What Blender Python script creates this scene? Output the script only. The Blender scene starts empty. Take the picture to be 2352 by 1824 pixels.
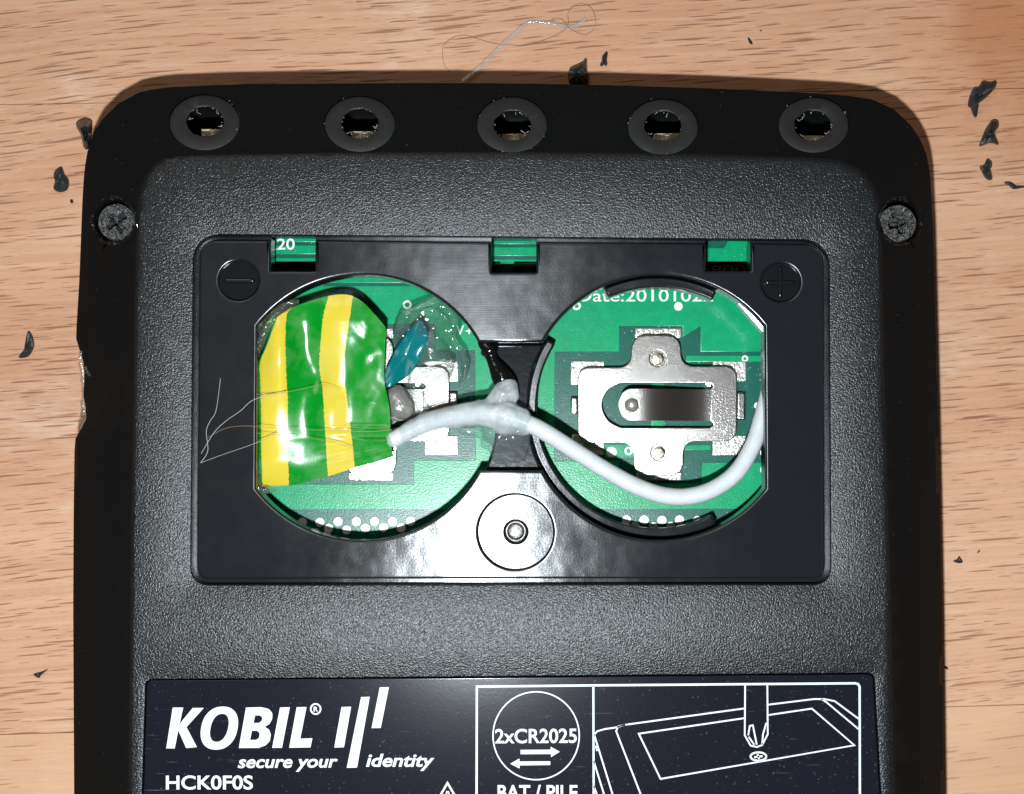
# Close-up of an opened handheld code reader lying face down on a beech table, lit by a phone flash.
# 1 Blender unit = 1 mm (unit scale 0.001).
import bpy, bmesh, math, random
from mathutils import Vector, Matrix, noise
from mathutils.geometry import tessellate_polygon, delaunay_2d_cdt

S = bpy.context.scene
COL = S.collection
S.unit_settings.system = 'METRIC'
S.unit_settings.scale_length = 0.001
random.seed(7)

# ---------------------------------------------------------------- camera
F_PX, CX, CY = 3489.0, 1176.0, 912.0          # focal length in photo pixels, photo centre
TILT = math.radians(2.3)
Z_TRAY = 9.3
DIST = 115.7
CAM = Vector((0, -DIST * math.sin(TILT), Z_TRAY + DIST * math.cos(TILT)))
cam_d = bpy.data.cameras.new('camera')
cam_d.sensor_width = 36.0
cam_d.lens = 36.0 * F_PX / 2352.0
cam_d.clip_start, cam_d.clip_end = 1.0, 3000.0
cam = bpy.data.objects.new('camera', cam_d)
cam.location = CAM
cam.rotation_euler = (TILT, 0, 0)
COL.objects.link(cam)
S.camera = cam

# ---------------------------------------------------------------- light
w = bpy.data.worlds.new('World'); S.world = w; w.use_nodes = True
w.node_tree.nodes['Background'].inputs[0].default_value = (1.0, 0.76, 0.64, 1)
w.node_tree.nodes['Background'].inputs[1].default_value = 0.03
def lamp(name, kind, loc, power, color, size, target=(0, 0, 0)):
    d = bpy.data.lights.new(name, kind); d.energy = power; d.color = color
    if kind == 'AREA': d.shape = 'DISK'; d.size = size
    else: d.shadow_soft_size = size
    o = bpy.data.objects.new(name, d); o.location = loc
    o.rotation_euler = (Vector(target) - Vector(loc)).to_track_quat('-Z', 'Y').to_euler()
    COL.objects.link(o); return o
lamp('phone_flash', 'POINT', (-5.0, -25.0, 124.0), 0.84e6, (0.91, 0.99, 1.04), 2.2)
lamp('room_fill', 'AREA', (-260, 560, 760), 1.25e6, (1.0, 0.86, 0.72), 420)  # added soft lamp, unseen: stands in for room light, fills the flash shadow
vs = S.view_settings
vs.view_transform = 'Standard'; vs.look = 'None'; vs.exposure = 0.0; vs.gamma = 1.0; vs.use_curve_mapping = False
S.cycles.max_bounces = 14; S.cycles.transparent_max_bounces = 24; S.cycles.transmission_bounces = 12
S.cycles.caustics_refractive = False; S.cycles.caustics_reflective = False
S.cycles.sample_clamp_indirect = 6.0

# ---------------------------------------------------------------- photo measure -> place helpers
ROT = Matrix.Rotation(TILT, 3, 'X')
def W(u, v, z):
    """Point of the place, at height z, that the photo shows at pixel u, v."""
    d = ROT @ Vector(((u - CX) / F_PX, -(v - CY) / F_PX, -1.0))
    return CAM + d * ((z - CAM.z) / d.z)
PK = 2352.0 / 2184.0
def P(u, v, z): return W(u * PK, v * PK, z)
def zoom(x0, y0, k):
    return lambda x, y: (x0 + x / k, y0 + y / k)
Z3 = zoom(440, 520, 2.951); Z4 = zoom(440, 900, 2.951); Z5 = zoom(1080, 520, 2.6); Z6 = zoom(1080, 900, 2.6)
ZC = zoom(800, 640, 3.529); ZR = zoom(1300, 740, 4.458); ZL = zoom(300, 1520, 2.663); ZM = zoom(1060, 1520, 2.1)
ZT = zoom(560, 620, 3.258)
PXMM = F_PX / DIST

# ---------------------------------------------------------------- mesh helpers
def area2(l): return sum(l[i - 1][0] * l[i][1] - l[i][0] * l[i - 1][1] for i in range(len(l)))
def ccw(l): l = [Vector((p[0], p[1])) for p in l]; return l if area2(l) > 0 else l[::-1]
def cw(l): return ccw(l)[::-1]
def offset(l, d):
    """move a closed loop to its left by d (inwards for ccw)"""
    n, out = len(l), []
    for i in range(n):
        a = (l[i] - l[i - 1]); b = (l[(i + 1) % n] - l[i])
        if a.length < 1e-9: a = b
        if b.length < 1e-9: b = a
        a = a.normalized(); b = b.normalized()
        na = Vector((-a.y, a.x)); nb = Vector((-b.y, b.x)); m = na + nb
        if m.length < 1e-6: m = na.copy()
        m.normalize(); k = 1.0 / max(0.45, m.dot(na))
        out.append(l[i] + m * d * k)
    return out
def resample(l, n, closed=True):
    pts = list(l) + ([l[0]] if closed else [])
    acc = [0.0]
    for i in range(1, len(pts)): acc.append(acc[-1] + (pts[i] - pts[i - 1]).length)
    out, j, m = [], 0, (n if closed else n - 1)
    for k in range(n):
        s = acc[-1] * k / m
        while j < len(acc) - 2 and acc[j + 1] < s: j += 1
        t = (s - acc[j]) / max(1e-9, acc[j + 1] - acc[j])
        out.append(pts[j].lerp(pts[j + 1], min(1, max(0, t))))
    return out
def smooth_path(pts, n):
    """Catmull-Rom through points (any dimension)"""
    p = [pts[0]] + list(pts) + [pts[-1]]; out = []
    segs = len(pts) - 1
    for k in range(n):
        f = k / (n - 1) * segs; i = min(int(f), segs - 1); t = f - i
        a, b, c, d = p[i], p[i + 1], p[i + 2], p[i + 3]
        out.append(0.5 * ((2 * b) + (c - a) * t + (2 * a - 5 * b + 4 * c - d) * t * t + (3 * b - a - 3 * c + d) * t ** 3))
    return out
def smooth_loop(pts, n):
    m = len(pts); out = []
    for k in range(n):
        f = k / n * m; i = int(f); t = f - i
        a, b, c, d = pts[i - 1], pts[i % m], pts[(i + 1) % m], pts[(i + 2) % m]
        out.append(0.5 * ((2 * b) + (c - a) * t + (2 * a - 5 * b + 4 * c - d) * t * t + (3 * b - a - 3 * c + d) * t ** 3))
    return out
def fillet(pts, rads, seg=6):
    """polygon with rounded corners"""
    n, out = len(pts), []
    if not hasattr(rads, '__len__'): rads = [rads] * n
    for i in range(n):
        p, a, b, r = pts[i], pts[i - 1], pts[(i + 1) % n], rads[i]
        if r <= 0: out.append(p.copy()); continue
        u, v = (a - p), (b - p); la, lb = u.length, v.length
        u.normalize(); v.normalize()
        ang = u.angle(v)
        d = min(r / math.tan(ang / 2), la * 0.49, lb * 0.49)
        q0, q1 = p + u * d, p + v * d
        for k in range(seg + 1):
            t = k / seg
            out.append((1 - t) ** 2 * q0 + 2 * t * (1 - t) * (p * 0.9 + (q0 + q1) * 0.05) + t * t * q1)
    return out
def circle(c, r, n=48, ry=None, a0=0.0):
    ry = r if ry is None else ry
    return [Vector((c[0] + r * math.cos(a0 + 2 * math.pi * k / n), c[1] + ry * math.sin(a0 + 2 * math.pi * k / n))) for k in range(n)]
def inside(p, l):
    c, j = False, len(l) - 1
    for i in range(len(l)):
        a, b = l[i], l[j]
        if (a[1] > p[1]) != (b[1] > p[1]) and p[0] < (b[0] - a[0]) * (p[1] - a[1]) / (b[1] - a[1]) + a[0]: c = not c
        j = i
    return c
def seg_dist(p, l):
    best = 1e18
    for i in range(len(l)):
        a, b = l[i - 1], l[i]
        abx, aby = b[0] - a[0], b[1] - a[1]; q = abx * abx + aby * aby
        t = 0 if q < 1e-12 else max(0, min(1, ((p[0] - a[0]) * abx + (p[1] - a[1]) * aby) / q))
        dx, dy = p[0] - a[0] - abx * t, p[1] - a[1] - aby * t
        best = min(best, dx * dx + dy * dy)
    return math.sqrt(best)

class MB:
    def __init__(s): s.v, s.f, s.uv = [], [], {}
    def add(s, v, f):
        o = len(s.v); s.v += [Vector(p) for p in v]; s.f += [tuple(i + o for i in q) for q in f]; return o
    def ring_strip(s, r0, r1):          # two closed 3D loops of equal count
        n = len(r0); o = s.add(list(r0) + list(r1), [])
        for i in range(n):
            j = (i + 1) % n; s.f.append((o + i, o + j, o + n + j, o + n + i))
    def plate(s, loops, zt, zb, bev=0.1, seg=3, zf=None, bottom=False):
        """flat plate with holes and rounded top edges; loops[0] is the outline"""
        loops = [ccw(loops[0])] + [cw(l) for l in loops[1:]]
        top = []
        for l in loops:
            rings = [[(p.x, p.y, zb) for p in l]]
            if bev > 0:
                for k in range(seg + 1):
                    a = math.pi / 2 * k / seg
                    q = offset(l, bev * (1 - math.cos(a))) if k else l
                    rings.append([(p.x, p.y, zt - bev + bev * math.sin(a)) for p in q])
                rings.append([(p.x, p.y, zt) for p in offset(l, bev * 1.5)])
            else: rings.append([(p.x, p.y, zt) for p in l])
            for a, b in zip(rings, rings[1:]): s.ring_strip(a, b)
            top.append([Vector(p) for p in rings[-1]])
        flat = [p for l in top for p in l]
        tris = tessellate_polygon(top)
        fs = []
        for t in tris:
            a, b, c = (flat[i] for i in t)
            if (b - a).cross(c - a).z < 0: t = (t[0], t[2], t[1])
            fs.append(tuple(t))
        s.add(flat, fs)
        if bottom: s.add([(p.x, p.y, zb) for p in flat], [q[::-1] for q in fs])
        return s
    def tube(s, path, rad, n=10, caps=True, flat=1.0):
        path = [Vector(p) for p in path]; m = len(path); rings = []
        for i, p in enumerate(path):
            t = (path[min(i + 1, m - 1)] - path[max(i - 1, 0)]).normalized()
            x = t.cross(Vector((0, 0, 1)))
            x = Vector((1, 0, 0)) if x.length < 1e-4 else x.normalized()
            y = x.cross(t).normalized()
            r = rad[i] if hasattr(rad, '__len__') else rad
            rings.append([p + x * r * math.cos(2 * math.pi * k / n) + y * r * flat * math.sin(2 * math.pi * k / n) for k in range(n)])
        o = s.add([q for r in rings for q in r], [])
        for i in range(m - 1):
            for k in range(n):
                j = (k + 1) % n
                s.f.append((o + i * n + k, o + i * n + j, o + (i + 1) * n + j, o + (i + 1) * n + k))
        if caps:
            s.f.append(tuple(o + k for k in range(n))[::-1]); s.f.append(tuple(o + (m - 1) * n + k for k in range(n)))
        return s
    def lathe(s, c, prof, n=48):
        """prof: list of (radius, z); from outside to the axis"""
        for (r0, z0), (r1, z1) in zip(prof, prof[1:]):
            a = [(p.x, p.y, z0) for p in circle(c, max(r0, 1e-4), n)]
            b = [(p.x, p.y, z1) for p in circle(c, max(r1, 1e-4), n)]
            s.ring_strip(a, b)
        return s
    def stroke(s, pts, wd, z, closed=False, th=0.015):
        """flat printed line of width wd along 2D points"""
        pts = [Vector((p[0], p[1])) for p in pts]; m = len(pts); L, R = [], []
        for i in range(m):
            a = pts[i - 1] if (i or closed) else pts[i]
            b = pts[(i + 1) % m] if (i < m - 1 or closed) else pts[i]
            ta = (pts[i] - a); tb = (b - pts[i])
            ta = ta.normalized() if ta.length > 1e-9 else tb.normalized()
            tb = tb.normalized() if tb.length > 1e-9 else ta
            nn = Vector((-ta.y, ta.x)) + Vector((-tb.y, tb.x)); nn.normalize()
            k = 1 / max(0.5, nn.dot(Vector((-ta.y, ta.x))))
            L.append(pts[i] + nn * wd / 2 * k); R.append(pts[i] - nn * wd / 2 * k)
        if closed:
            s.plate([L, R] if abs(area2(L)) > abs(area2(R)) else [R, L], z + th, z, 0)
        else: s.plate([L + R[::-1]], z + th, z, 0)
        return s
    def mesh(s, name, angle=35, weld=1e-4):
        me = bpy.data.meshes.new(name)
        me.from_pydata([tuple(p) for p in s.v], [], s.f)
        bm = bmesh.new(); bm.from_mesh(me)
        bmesh.ops.remove_doubles(bm, verts=bm.verts, dist=weld)
        bmesh.ops.dissolve_degenerate(bm, edges=bm.edges, dist=1e-6)
        bm.to_mesh(me); bm.free()
        me.shade_smooth()
        if angle: me.set_sharp_from_angle(angle=math.radians(angle))
        return me
    def build(s, name, material, parent=None, angle=35, **kw):
        return link(name, s.mesh(name, angle, **kw), material, parent)

BASE = {}
def link(name, me, material, parent=None):
    if material and not me.materials: me.materials.append(material)
    o = bpy.data.objects.new(name, me); COL.objects.link(o)
    if parent:
        o.parent = parent; o.matrix_parent_inverse = BASE[parent.name].inverted()
        BASE[o.name] = Matrix.Identity(4)
    else: BASE[o.name] = Matrix.Identity(4)
    return o
def empty(name, loc):
    o = bpy.data.objects.new(name, None); o.location = loc; o.empty_display_size = 3
    COL.objects.link(o); BASE[o.name] = Matrix.Translation(loc); return o
def tag(o, label=None, cat=None, group=None, kind=None):
    if label: o['label'] = label
    if cat: o['category'] = cat
    if group: o['group'] = group
    if kind: o['kind'] = kind
    return o
def recentre(o):
    vs_ = [v.co for v in o.data.vertices]
    c = sum(vs_, Vector()) / len(vs_); c.z = min(p.z for p in vs_)
    o.data.transform(Matrix.Translation(-c)); o.location = c; BASE[o.name] = Matrix.Translation(c); return o

def evaluated(o):
    dg = bpy.context.evaluated_depsgraph_get(); dg.update()
    me = bpy.data.meshes.new_from_object(o.evaluated_get(dg)); return me
def blob_mesh(name, chains, voxel=0.12, jitter=0.0, jscale=1.0, smooth=6):
    """one lump from chains of (point, radius): union by voxel remesh"""
    bm = bmesh.new()
    for ch in chains:
        pts = []
        for (a, ra), (b, rb) in zip(ch, ch[1:]):
            d = (Vector(b) - Vector(a)).length; k = max(1, int(d / (0.35 * min(ra, rb))))
            pts += [(Vector(a).lerp(Vector(b), i / k), ra + (rb - ra) * i / k) for i in range(k)]
        pts.append((Vector(ch[-1][0]), ch[-1][1]))
        for p, r in pts:
            bmesh.ops.create_icosphere(bm, subdivisions=2, radius=r, matrix=Matrix.Translation(p))
    me = bpy.data.meshes.new('tmp'); bm.to_mesh(me); bm.free()
    o = bpy.data.objects.new('tmp', me); COL.objects.link(o)
    m = o.modifiers.new('r', 'REMESH'); m.mode = 'VOXEL'; m.voxel_size = voxel
    m = o.modifiers.new('s', 'SMOOTH'); m.iterations = smooth; m.factor = 0.5
    out = evaluated(o); out.name = name
    bpy.data.objects.remove(o); bpy.data.meshes.remove(me)
    if jitter:
        for v in out.vertices:
            v.co += v.normal * jitter * noise.noise(v.co * jscale)
    out.shade_smooth(); return out

# ---------------------------------------------------------------- materials
def new_mat(name):
    m = bpy.data.materials.new(name); m.use_nodes = True
    nt = m.node_tree; return m, nt, nt.nodes['Principled BSDF']
def N(nt, kind, **props):
    n = nt.nodes.new('ShaderNode' + kind)
    for k, v in props.items():
        if k.startswith('i_'):
            key = k[2:]; key = int(key) if key.isdigit() else key.replace('_', ' ')
            n.inputs[key].default_value = v
        else: setattr(n, k, v)
    return n
def coords(nt, scale=(1, 1, 1), rot=(0, 0, 0)):
    tc = N(nt, 'TexCoord'); mp = N(nt, 'Mapping')
    mp.inputs['Scale'].default_value = scale; mp.inputs['Rotation'].default_value = rot
    nt.links.new(tc.outputs['Object'], mp.inputs['Vector']); return mp.outputs[0]
def noise_tex(nt, vec, scale, detail=2, rough=0.5, dist=0.0):
    n = N(nt, 'TexNoise'); nt.links.new(vec, n.inputs['Vector'])
    n.inputs['Scale'].default_value = scale; n.inputs['Detail'].default_value = detail
    n.inputs['Roughness'].default_value = rough; n.inputs['Distortion'].default_value = dist; return n
def ramp(nt, fac, stops, interp='LINEAR'):
    r = N(nt, 'ValToRGB'); r.color_ramp.interpolation = interp
    el = r.color_ramp.elements
    while len(el) < len(stops): el.new(0.5)
    for e, (p, c) in zip(el, stops):
        e.position = p; e.color = (c, c, c, 1) if not hasattr(c, '__len__') else (*c, 1)
    nt.links.new(fac, r.inputs[0]); return r.outputs[0]
def mix(nt, fac, a, b, mode='MIX'):
    m = N(nt, 'Mix', data_type='RGBA', blend_type=mode)
    for inp, v in ((m.inputs[0], fac), (m.inputs[6], a), (m.inputs[7], b)):
        if isinstance(v, bpy.types.NodeSocket): nt.links.new(v, inp)
        elif hasattr(v, '__len__'): inp.default_value = (*v, 1)
        else: inp.default_value = v
    return m.outputs[2]
def math_n(nt, op, a, b=None):
    m = N(nt, 'Math', operation=op)
    for i, v in enumerate((a, b)):
        if v is None: continue
        if isinstance(v, bpy.types.NodeSocket): nt.links.new(v, m.inputs[i])
        else: m.inputs[i].default_value = v
    return m.outputs[0]
def bump(nt, h, dist, strength=1.0, prev=None):
    b = N(nt, 'Bump'); b.inputs['Distance'].default_value = dist; b.inputs['Strength'].default_value = strength
    nt.links.new(h, b.inputs['Height'])
    if prev: nt.links.new(prev, b.inputs['Normal'])
    return b.outputs[0]

def plain(name, col, rough=0.5, metal=0.0, spec=0.5, bmp=None, coat=0.0, col_var=0.0, sss=0.0):
    m, nt, b = new_mat(name)
    b.inputs['Base Color'].default_value = (*col, 1); b.inputs['Roughness'].default_value = rough
    b.inputs['Metallic'].default_value = metal; b.inputs['Specular IOR Level'].default_value = spec
    b.inputs['Coat Weight'].default_value = coat
    if sss:
        b.inputs['Subsurface Weight'].default_value = sss; b.inputs['Subsurface Radius'].default_value = (0.5, 0.5, 0.5)
        b.inputs['Subsurface Scale'].default_value = 0.5
    v = coords(nt)
    if bmp:
        n = noise_tex(nt, v, bmp[0], 3, 0.6)
        nt.links.new(bump(nt, n.outputs[0], bmp[1]), b.inputs['Normal'])
    if col_var:
        n2 = noise_tex(nt, v, 0.9, 4, 0.6)
        c = mix(nt, ramp(nt, n2.outputs[0], [(0.3, 0.0), (0.7, 1.0)]), tuple(x * (1 - col_var) for x in col), tuple(min(1, x * (1 + col_var)) for x in col))
        nt.links.new(c, b.inputs['Base Color'])
    return m

# spark-eroded black plastic of the back panel and its smooth dark rim: the same plastic, finer on the rim
def case_plastic():
    m, nt, b = new_mat('textured_black_plastic')
    v = coords(nt)
    n1 = noise_tex(nt, v, 6.5, 1, 0.5); n2 = noise_tex(nt, v, 13.0, 1, 0.5)
    h = math_n(nt, 'ADD', n1.outputs[0], math_n(nt, 'MULTIPLY', n2.outputs[0], 0.4))
    nt.links.new(bump(nt, h, 0.033), b.inputs['Normal'])
    b.inputs['Base Color'].default_value = (0.008, 0.0092, 0.0102, 1)
    b.inputs['Roughness'].default_value = 0.31; b.inputs['Specular IOR Level'].default_value = 0.37
    return m
def rim_plastic():
    m, nt, b = new_mat('matte_black_plastic')
    v = coords(nt)
    n1 = noise_tex(nt, v, 12.0, 2, 0.6)
    nt.links.new(bump(nt, n1.outputs[0], 0.006), b.inputs['Normal'])
    sp = noise_tex(nt, v, 5.0, 0, 0.5)
    dust = ramp(nt, sp.outputs[0], [(0.85, 0.0), (0.88, 0.6)])
    c = mix(nt, dust, (0.0048, 0.0055, 0.0058), (0.07, 0.07, 0.068))
    nt.links.new(c, b.inputs['Base Color'])
    b.inputs['Roughness'].default_value = 0.42; b.inputs['Specular IOR Level'].default_value = 0.15
    return m
def tray_plastic():
    m, nt, b = new_mat('glossy_brushed_black_plastic')
    v = coords(nt); vb = coords(nt, (0.25, 12.0, 1.0))
    n1 = noise_tex(nt, vb, 1.0, 3, 0.65); n2 = noise_tex(nt, v, 0.30, 2, 0.5); n3 = noise_tex(nt, v, 7.0, 2, 0.6)
    p = bump(nt, n2.outputs[0], 0.045)
    p = bump(nt, n1.outputs[0], 0.0035, 1.0, p)
    p = bump(nt, n3.outputs[0], 0.003, 1.0, p)
    nt.links.new(p, b.inputs['Normal'])
    b.inputs['Base Color'].default_value = (0.011, 0.0125, 0.0148, 1)
    sm = noise_tex(nt, v, 0.25, 4, 0.65)
    nt.links.new(ramp(nt, sm.outputs[0], [(0.35, 0.19), (0.65, 0.25)]), b.inputs['Roughness'])
    b.inputs['Specular IOR Level'].default_value = 0.6
    tg = N(nt, 'CombineXYZ'); tg.inputs[1].default_value = 1.0
    nt.links.new(tg.outputs[0], b.inputs['Tangent']); b.inputs['Anisotropic'].default_value = 0.82
    return m
def label_film():
    m, nt, b = new_mat('scratched_navy_film')
    v = coords(nt)
    sc = None
    for ang, sx, th in ((0.6, 0.10, 0.735), (2.3, 0.08, 0.745), (1.2, 0.12, 0.75)):
        t = noise_tex(nt, coords(nt, (sx * 3, 6.0, 1), (0, 0, ang)), 1.0, 2, 0.5)
        r = ramp(nt, t.outputs[0], [(th - 0.03, 0.0), (th + 0.02, 1.0)])
        sc = r if sc is None else math_n(nt, 'MAXIMUM', sc, r)
    patch = noise_tex(nt, v, 0.12, 3, 0.6)
    sc = math_n(nt, 'MULTIPLY', sc, ramp(nt, patch.outputs[0], [(0.42, 0.0), (0.62, 1.0)]))
    speck = noise_tex(nt, v, 6.0, 0)
    sc = math_n(nt, 'MAXIMUM', sc, math_n(nt, 'MULTIPLY', ramp(nt, speck.outputs[0], [(0.78, 0.0), (0.84, 1.0)]), 0.7))
    c = mix(nt, sc, (0.0095, 0.010, 0.016), (0.08, 0.09, 0.10))
    nt.links.new(c, b.inputs['Base Color'])
    fn = noise_tex(nt, v, 5.0, 3, 0.7)
    nt.links.new(bump(nt, fn.outputs[0], 0.002), b.inputs['Normal'])
    b.inputs['Roughness'].default_value = 0.14; b.inputs['Specular IOR Level'].default_value = 0.3
    return m
def pcb(name, col, copper):
    m, nt, b = new_mat(name)
    v = coords(nt)
    n = noise_tex(nt, v, 9.0, 2, 0.6); g = noise_tex(nt, v, 1.3, 3, 0.6)
    c = mix(nt, ramp(nt, g.outputs[0], [(0.3, 0.0), (0.7, 1.0)]), tuple(x * 0.9 for x in col), tuple(x * 1.1 for x in col))
    sp = noise_tex(nt, v, 7.0, 0)
    c = mix(nt, ramp(nt, sp.outputs[0], [(0.80, 0.0), (0.85, 0.8)]), c, (0.35, 0.6, 0.5))
    nt.links.new(c, b.inputs['Base Color'])
    nt.links.new(bump(nt, n.outputs[0], 0.012), b.inputs['Normal'])
    b.inputs['Roughness'].default_value = 0.24 if copper else 0.27; b.inputs['Specular IOR Level'].default_value = 0.35
    return m
def nickel():
    m, nt, b = new_mat('nickel_plated_steel')
    v = coords(nt)
    n = noise_tex(nt, v, 8.0, 3, 0.65); n2 = noise_tex(nt, v, 1.2, 3, 0.6)
    nt.links.new(bump(nt, n.outputs[0], 0.014), b.inputs['Normal'])
    c = mix(nt, n2.outputs[0], (0.56, 0.53, 0.50), (0.76, 0.73, 0.69))
    nt.links.new(c, b.inputs['Base Color'])
    b.inputs['Metallic'].default_value = 1.0; b.inputs['Roughness'].default_value = 0.20
    return m
def glue(name, tint, milk, rough=0.12, refr=0.2):
    """hot glue: see-through, slightly milky, shiny"""
    m, nt, b = new_mat(name); nt.nodes.remove(b)
    out = nt.nodes['Material Output']
    v = coords(nt); n = noise_tex(nt, v, 0.55, 2, 0.5)
    nb = bump(nt, n.outputs[0], 0.30)
    tr = N(nt, 'BsdfTransparent'); tr.inputs[0].default_value = (*tint, 1)
    rf = N(nt, 'BsdfRefraction'); rf.inputs[0].default_value = (*tint, 1); rf.inputs['IOR'].default_value = 1.3; rf.inputs['Roughness'].default_value = 0.02
    df = N(nt, 'BsdfDiffuse'); df.inputs[0].default_value = (0.82, 0.88, 0.89, 1)
    gl = N(nt, 'BsdfGlossy'); gl.inputs['Roughness'].default_value = rough
    fr = N(nt, 'LayerWeight'); fr.inputs[0].default_value = 0.12
    for s_ in (rf, gl, fr): nt.links.new(nb, s_.inputs['Normal'])
    m1 = N(nt, 'MixShader'); m1.inputs[0].default_value = refr
    nt.links.new(tr.outputs[0], m1.inputs[1]); nt.links.new(rf.outputs[0], m1.inputs[2])
    m2 = N(nt, 'MixShader'); pv = noise_tex(nt, v, 0.8, 3, 0.6)
    nt.links.new(ramp(nt, pv.outputs[0], [(0.3, milk * 0.7), (0.7, min(1, milk * 1.3))]), m2.inputs[0])
    nt.links.new(m1.outputs[0], m2.inputs[1]); nt.links.new(df.outputs[0], m2.inputs[2])
    m3 = N(nt, 'MixShader'); nt.links.new(ramp(nt, fr.outputs[1], [(0.0, 0.06), (1.0, 0.26)]), m3.inputs[0])
    nt.links.new(m2.outputs[0], m3.inputs[1]); nt.links.new(gl.outputs[0], m3.inputs[2])
    nt.links.new(m3.outputs[0], out.inputs[0]); return m

def beech():
    m, nt, b = new_mat('beech_wood')
    oi = N(nt, 'ObjectInfo')
    sep = N(nt, 'SeparateColor'); nt.links.new(oi.outputs['Color'], sep.inputs[0])
    tc = N(nt, 'TexCoord')
    # each plank has its own grain direction wobble and position
    wob = noise_tex(nt, tc.outputs['Object'], 0.02, 2, 0.5)
    vm = N(nt, 'VectorMath', operation='MULTIPLY_ADD')
    nt.links.new(wob.outputs['Color'], vm.inputs[0]); vm.inputs[1].default_value = (0, 4, 0)
    nt.links.new(tc.outputs['Object'], vm.inputs[2])
    rotm = N(nt, 'Mapping'); rotm.inputs['Rotation'].default_value = (0, 0, math.radians(-4.0))
    nt.links.new(vm.outputs[0], rotm.inputs[0]); g = rotm.outputs[0]
    def scaled(s, r=0.0):
        mp = N(nt, 'Mapping'); mp.inputs['Scale'].default_value = s; mp.inputs['Location'].default_value = (r, r * 1.7, 0)
        nt.links.new(g, mp.inputs[0]); return mp.outputs[0]
    tone = noise_tex(nt, scaled((0.022, 0.11, 1)), 1.0, 4, 0.55, 0.6)
    fib = noise_tex(nt, scaled((0.30, 4.2, 1)), 1.0, 4, 0.7)
    band = noise_tex(nt, scaled((0.05, 0.55, 1)), 1.0, 3, 0.6)
    c = mix(nt, ramp(nt, tone.outputs[0], [(0.30, 0.0), (0.72, 1.0)]), (0.66, 0.395, 0.235), (0.545, 0.290, 0.160))
    c = mix(nt, math_n(nt, 'MULTIPLY', ramp(nt, band.outputs[0], [(0.35, 0.0), (0.75, 1.0)]), 0.6), c, (0.60, 0.325, 0.185))
    c = mix(nt, math_n(nt, 'MULTIPLY', ramp(nt, fib.outputs[0], [(0.35, 0.0), (0.7, 1.0)]), 0.35), c, (0.74, 0.50, 0.33))
    fib2 = noise_tex(nt, scaled((0.9, 9.0, 1), 11), 1.0, 3, 0.7)
    c = mix(nt, math_n(nt, 'MULTIPLY', ramp(nt, fib2.outputs[0], [(0.55, 0.0), (0.75, 1.0)]), 0.14), c, (0.42, 0.23, 0.13))
    for (sx, sy, lo, am, cc_) in ((0.012, 1.3, 71, 0.40, (0.50, 0.245, 0.13)), (0.03, 3.4, 83, 0.30, (0.47, 0.235, 0.125)), (0.02, 2.2, 97, 0.35, (0.76, 0.52, 0.345))):
        sn = noise_tex(nt, scaled((sx, sy, 1), lo), 1.0, 4, 0.6)
        c = mix(nt, math_n(nt, 'MULTIPLY', ramp(nt, sn.outputs[0], [(0.45, 0.0), (0.70, 1.0)]), am), c, cc_)
    # pale worn patches
    worn = noise_tex(nt, scaled((0.07, 0.09, 1), 30), 1.0, 4, 0.65)
    wf = math_n(nt, 'MULTIPLY', ramp(nt, worn.outputs[0], [(0.56, 0.0), (0.72, 1.0)]), ramp(nt, fib.outputs[0], [(0.40, 0.15), (0.62, 1.0)]))
    c = mix(nt, math_n(nt, 'MULTIPLY', wf, 0.75), c, (0.80, 0.64, 0.49))
    # the short dark flecks of beech: lens-shaped cells stretched along the grain
    dens = noise_tex(nt, scaled((0.03, 0.05, 1), 50), 1.0, 2, 0.5)
    rough_h = None
    for (sx, sy, loc, keep, rad, strength) in ((0.19, 4.6, 3.0, 0.22, 0.52, 0.80), (0.33, 6.5, 17.0, 0.17, 0.46, 0.5), (0.7, 9.0, 29.0, 0.20, 0.44, 0.2)):
        vo = N(nt, 'TexVoronoi', voronoi_dimensions='2D'); vo.inputs['Scale'].default_value = 1.0; vo.inputs['Randomness'].default_value = 0.9
        sv = N(nt, 'SeparateXYZ'); nt.links.new(scaled((sx, sy, 1), loc), sv.inputs[0])
        cvx = N(nt, 'CombineXYZ'); nt.links.new(sv.outputs[1], cvx.inputs[1])
        nt.links.new(math_n(nt, 'ADD', sv.outputs[0], math_n(nt, 'MULTIPLY', sv.outputs[1], -0.383)), cvx.inputs[0])
        nt.links.new(cvx.outputs[0], vo.inputs['Vector'])
        sc = N(nt, 'SeparateColor'); nt.links.new(vo.outputs['Color'], sc.inputs[0])
        kf = math_n(nt, 'MULTIPLY', math_n(nt, 'MULTIPLY', sep.outputs[1], keep), ramp(nt, dens.outputs[0], [(0.3, 0.75), (0.7, 1.3)]))
        on = math_n(nt, 'LESS_THAN', sc.outputs[0], kf)
        r = math_n(nt, 'MULTIPLY', math_n(nt, 'ADD', math_n(nt, 'MULTIPLY', sc.outputs[1], 0.7), 0.3), rad)
        # ragged edge
        e = math_n(nt, 'ADD', vo.outputs['Distance'], math_n(nt, 'MULTIPLY', math_n(nt, 'SUBTRACT', fib.outputs[0], 0.5), 0.35))
        q = N(nt, 'MapRange', interpolation_type='SMOOTHSTEP')
        nt.links.new(e, q.inputs[0]); nt.links.new(r, q.inputs[1]); nt.links.new(math_n(nt, 'MULTIPLY', r, 0.35), q.inputs[2])
        f = math_n(nt, 'MULTIPLY', math_n(nt, 'MULTIPLY', q.outputs[0], on), strength)
        c = mix(nt, f, c, (0.30, 0.125, 0.070))
        rough_h = f if rough_h is None else math_n(nt, 'MAXIMUM', rough_h, f)
    # plank tint: red channel of the object colour warms, blue pales
    c = mix(nt, sep.outputs[0], c, (0.65, 0.40, 0.23))
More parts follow.
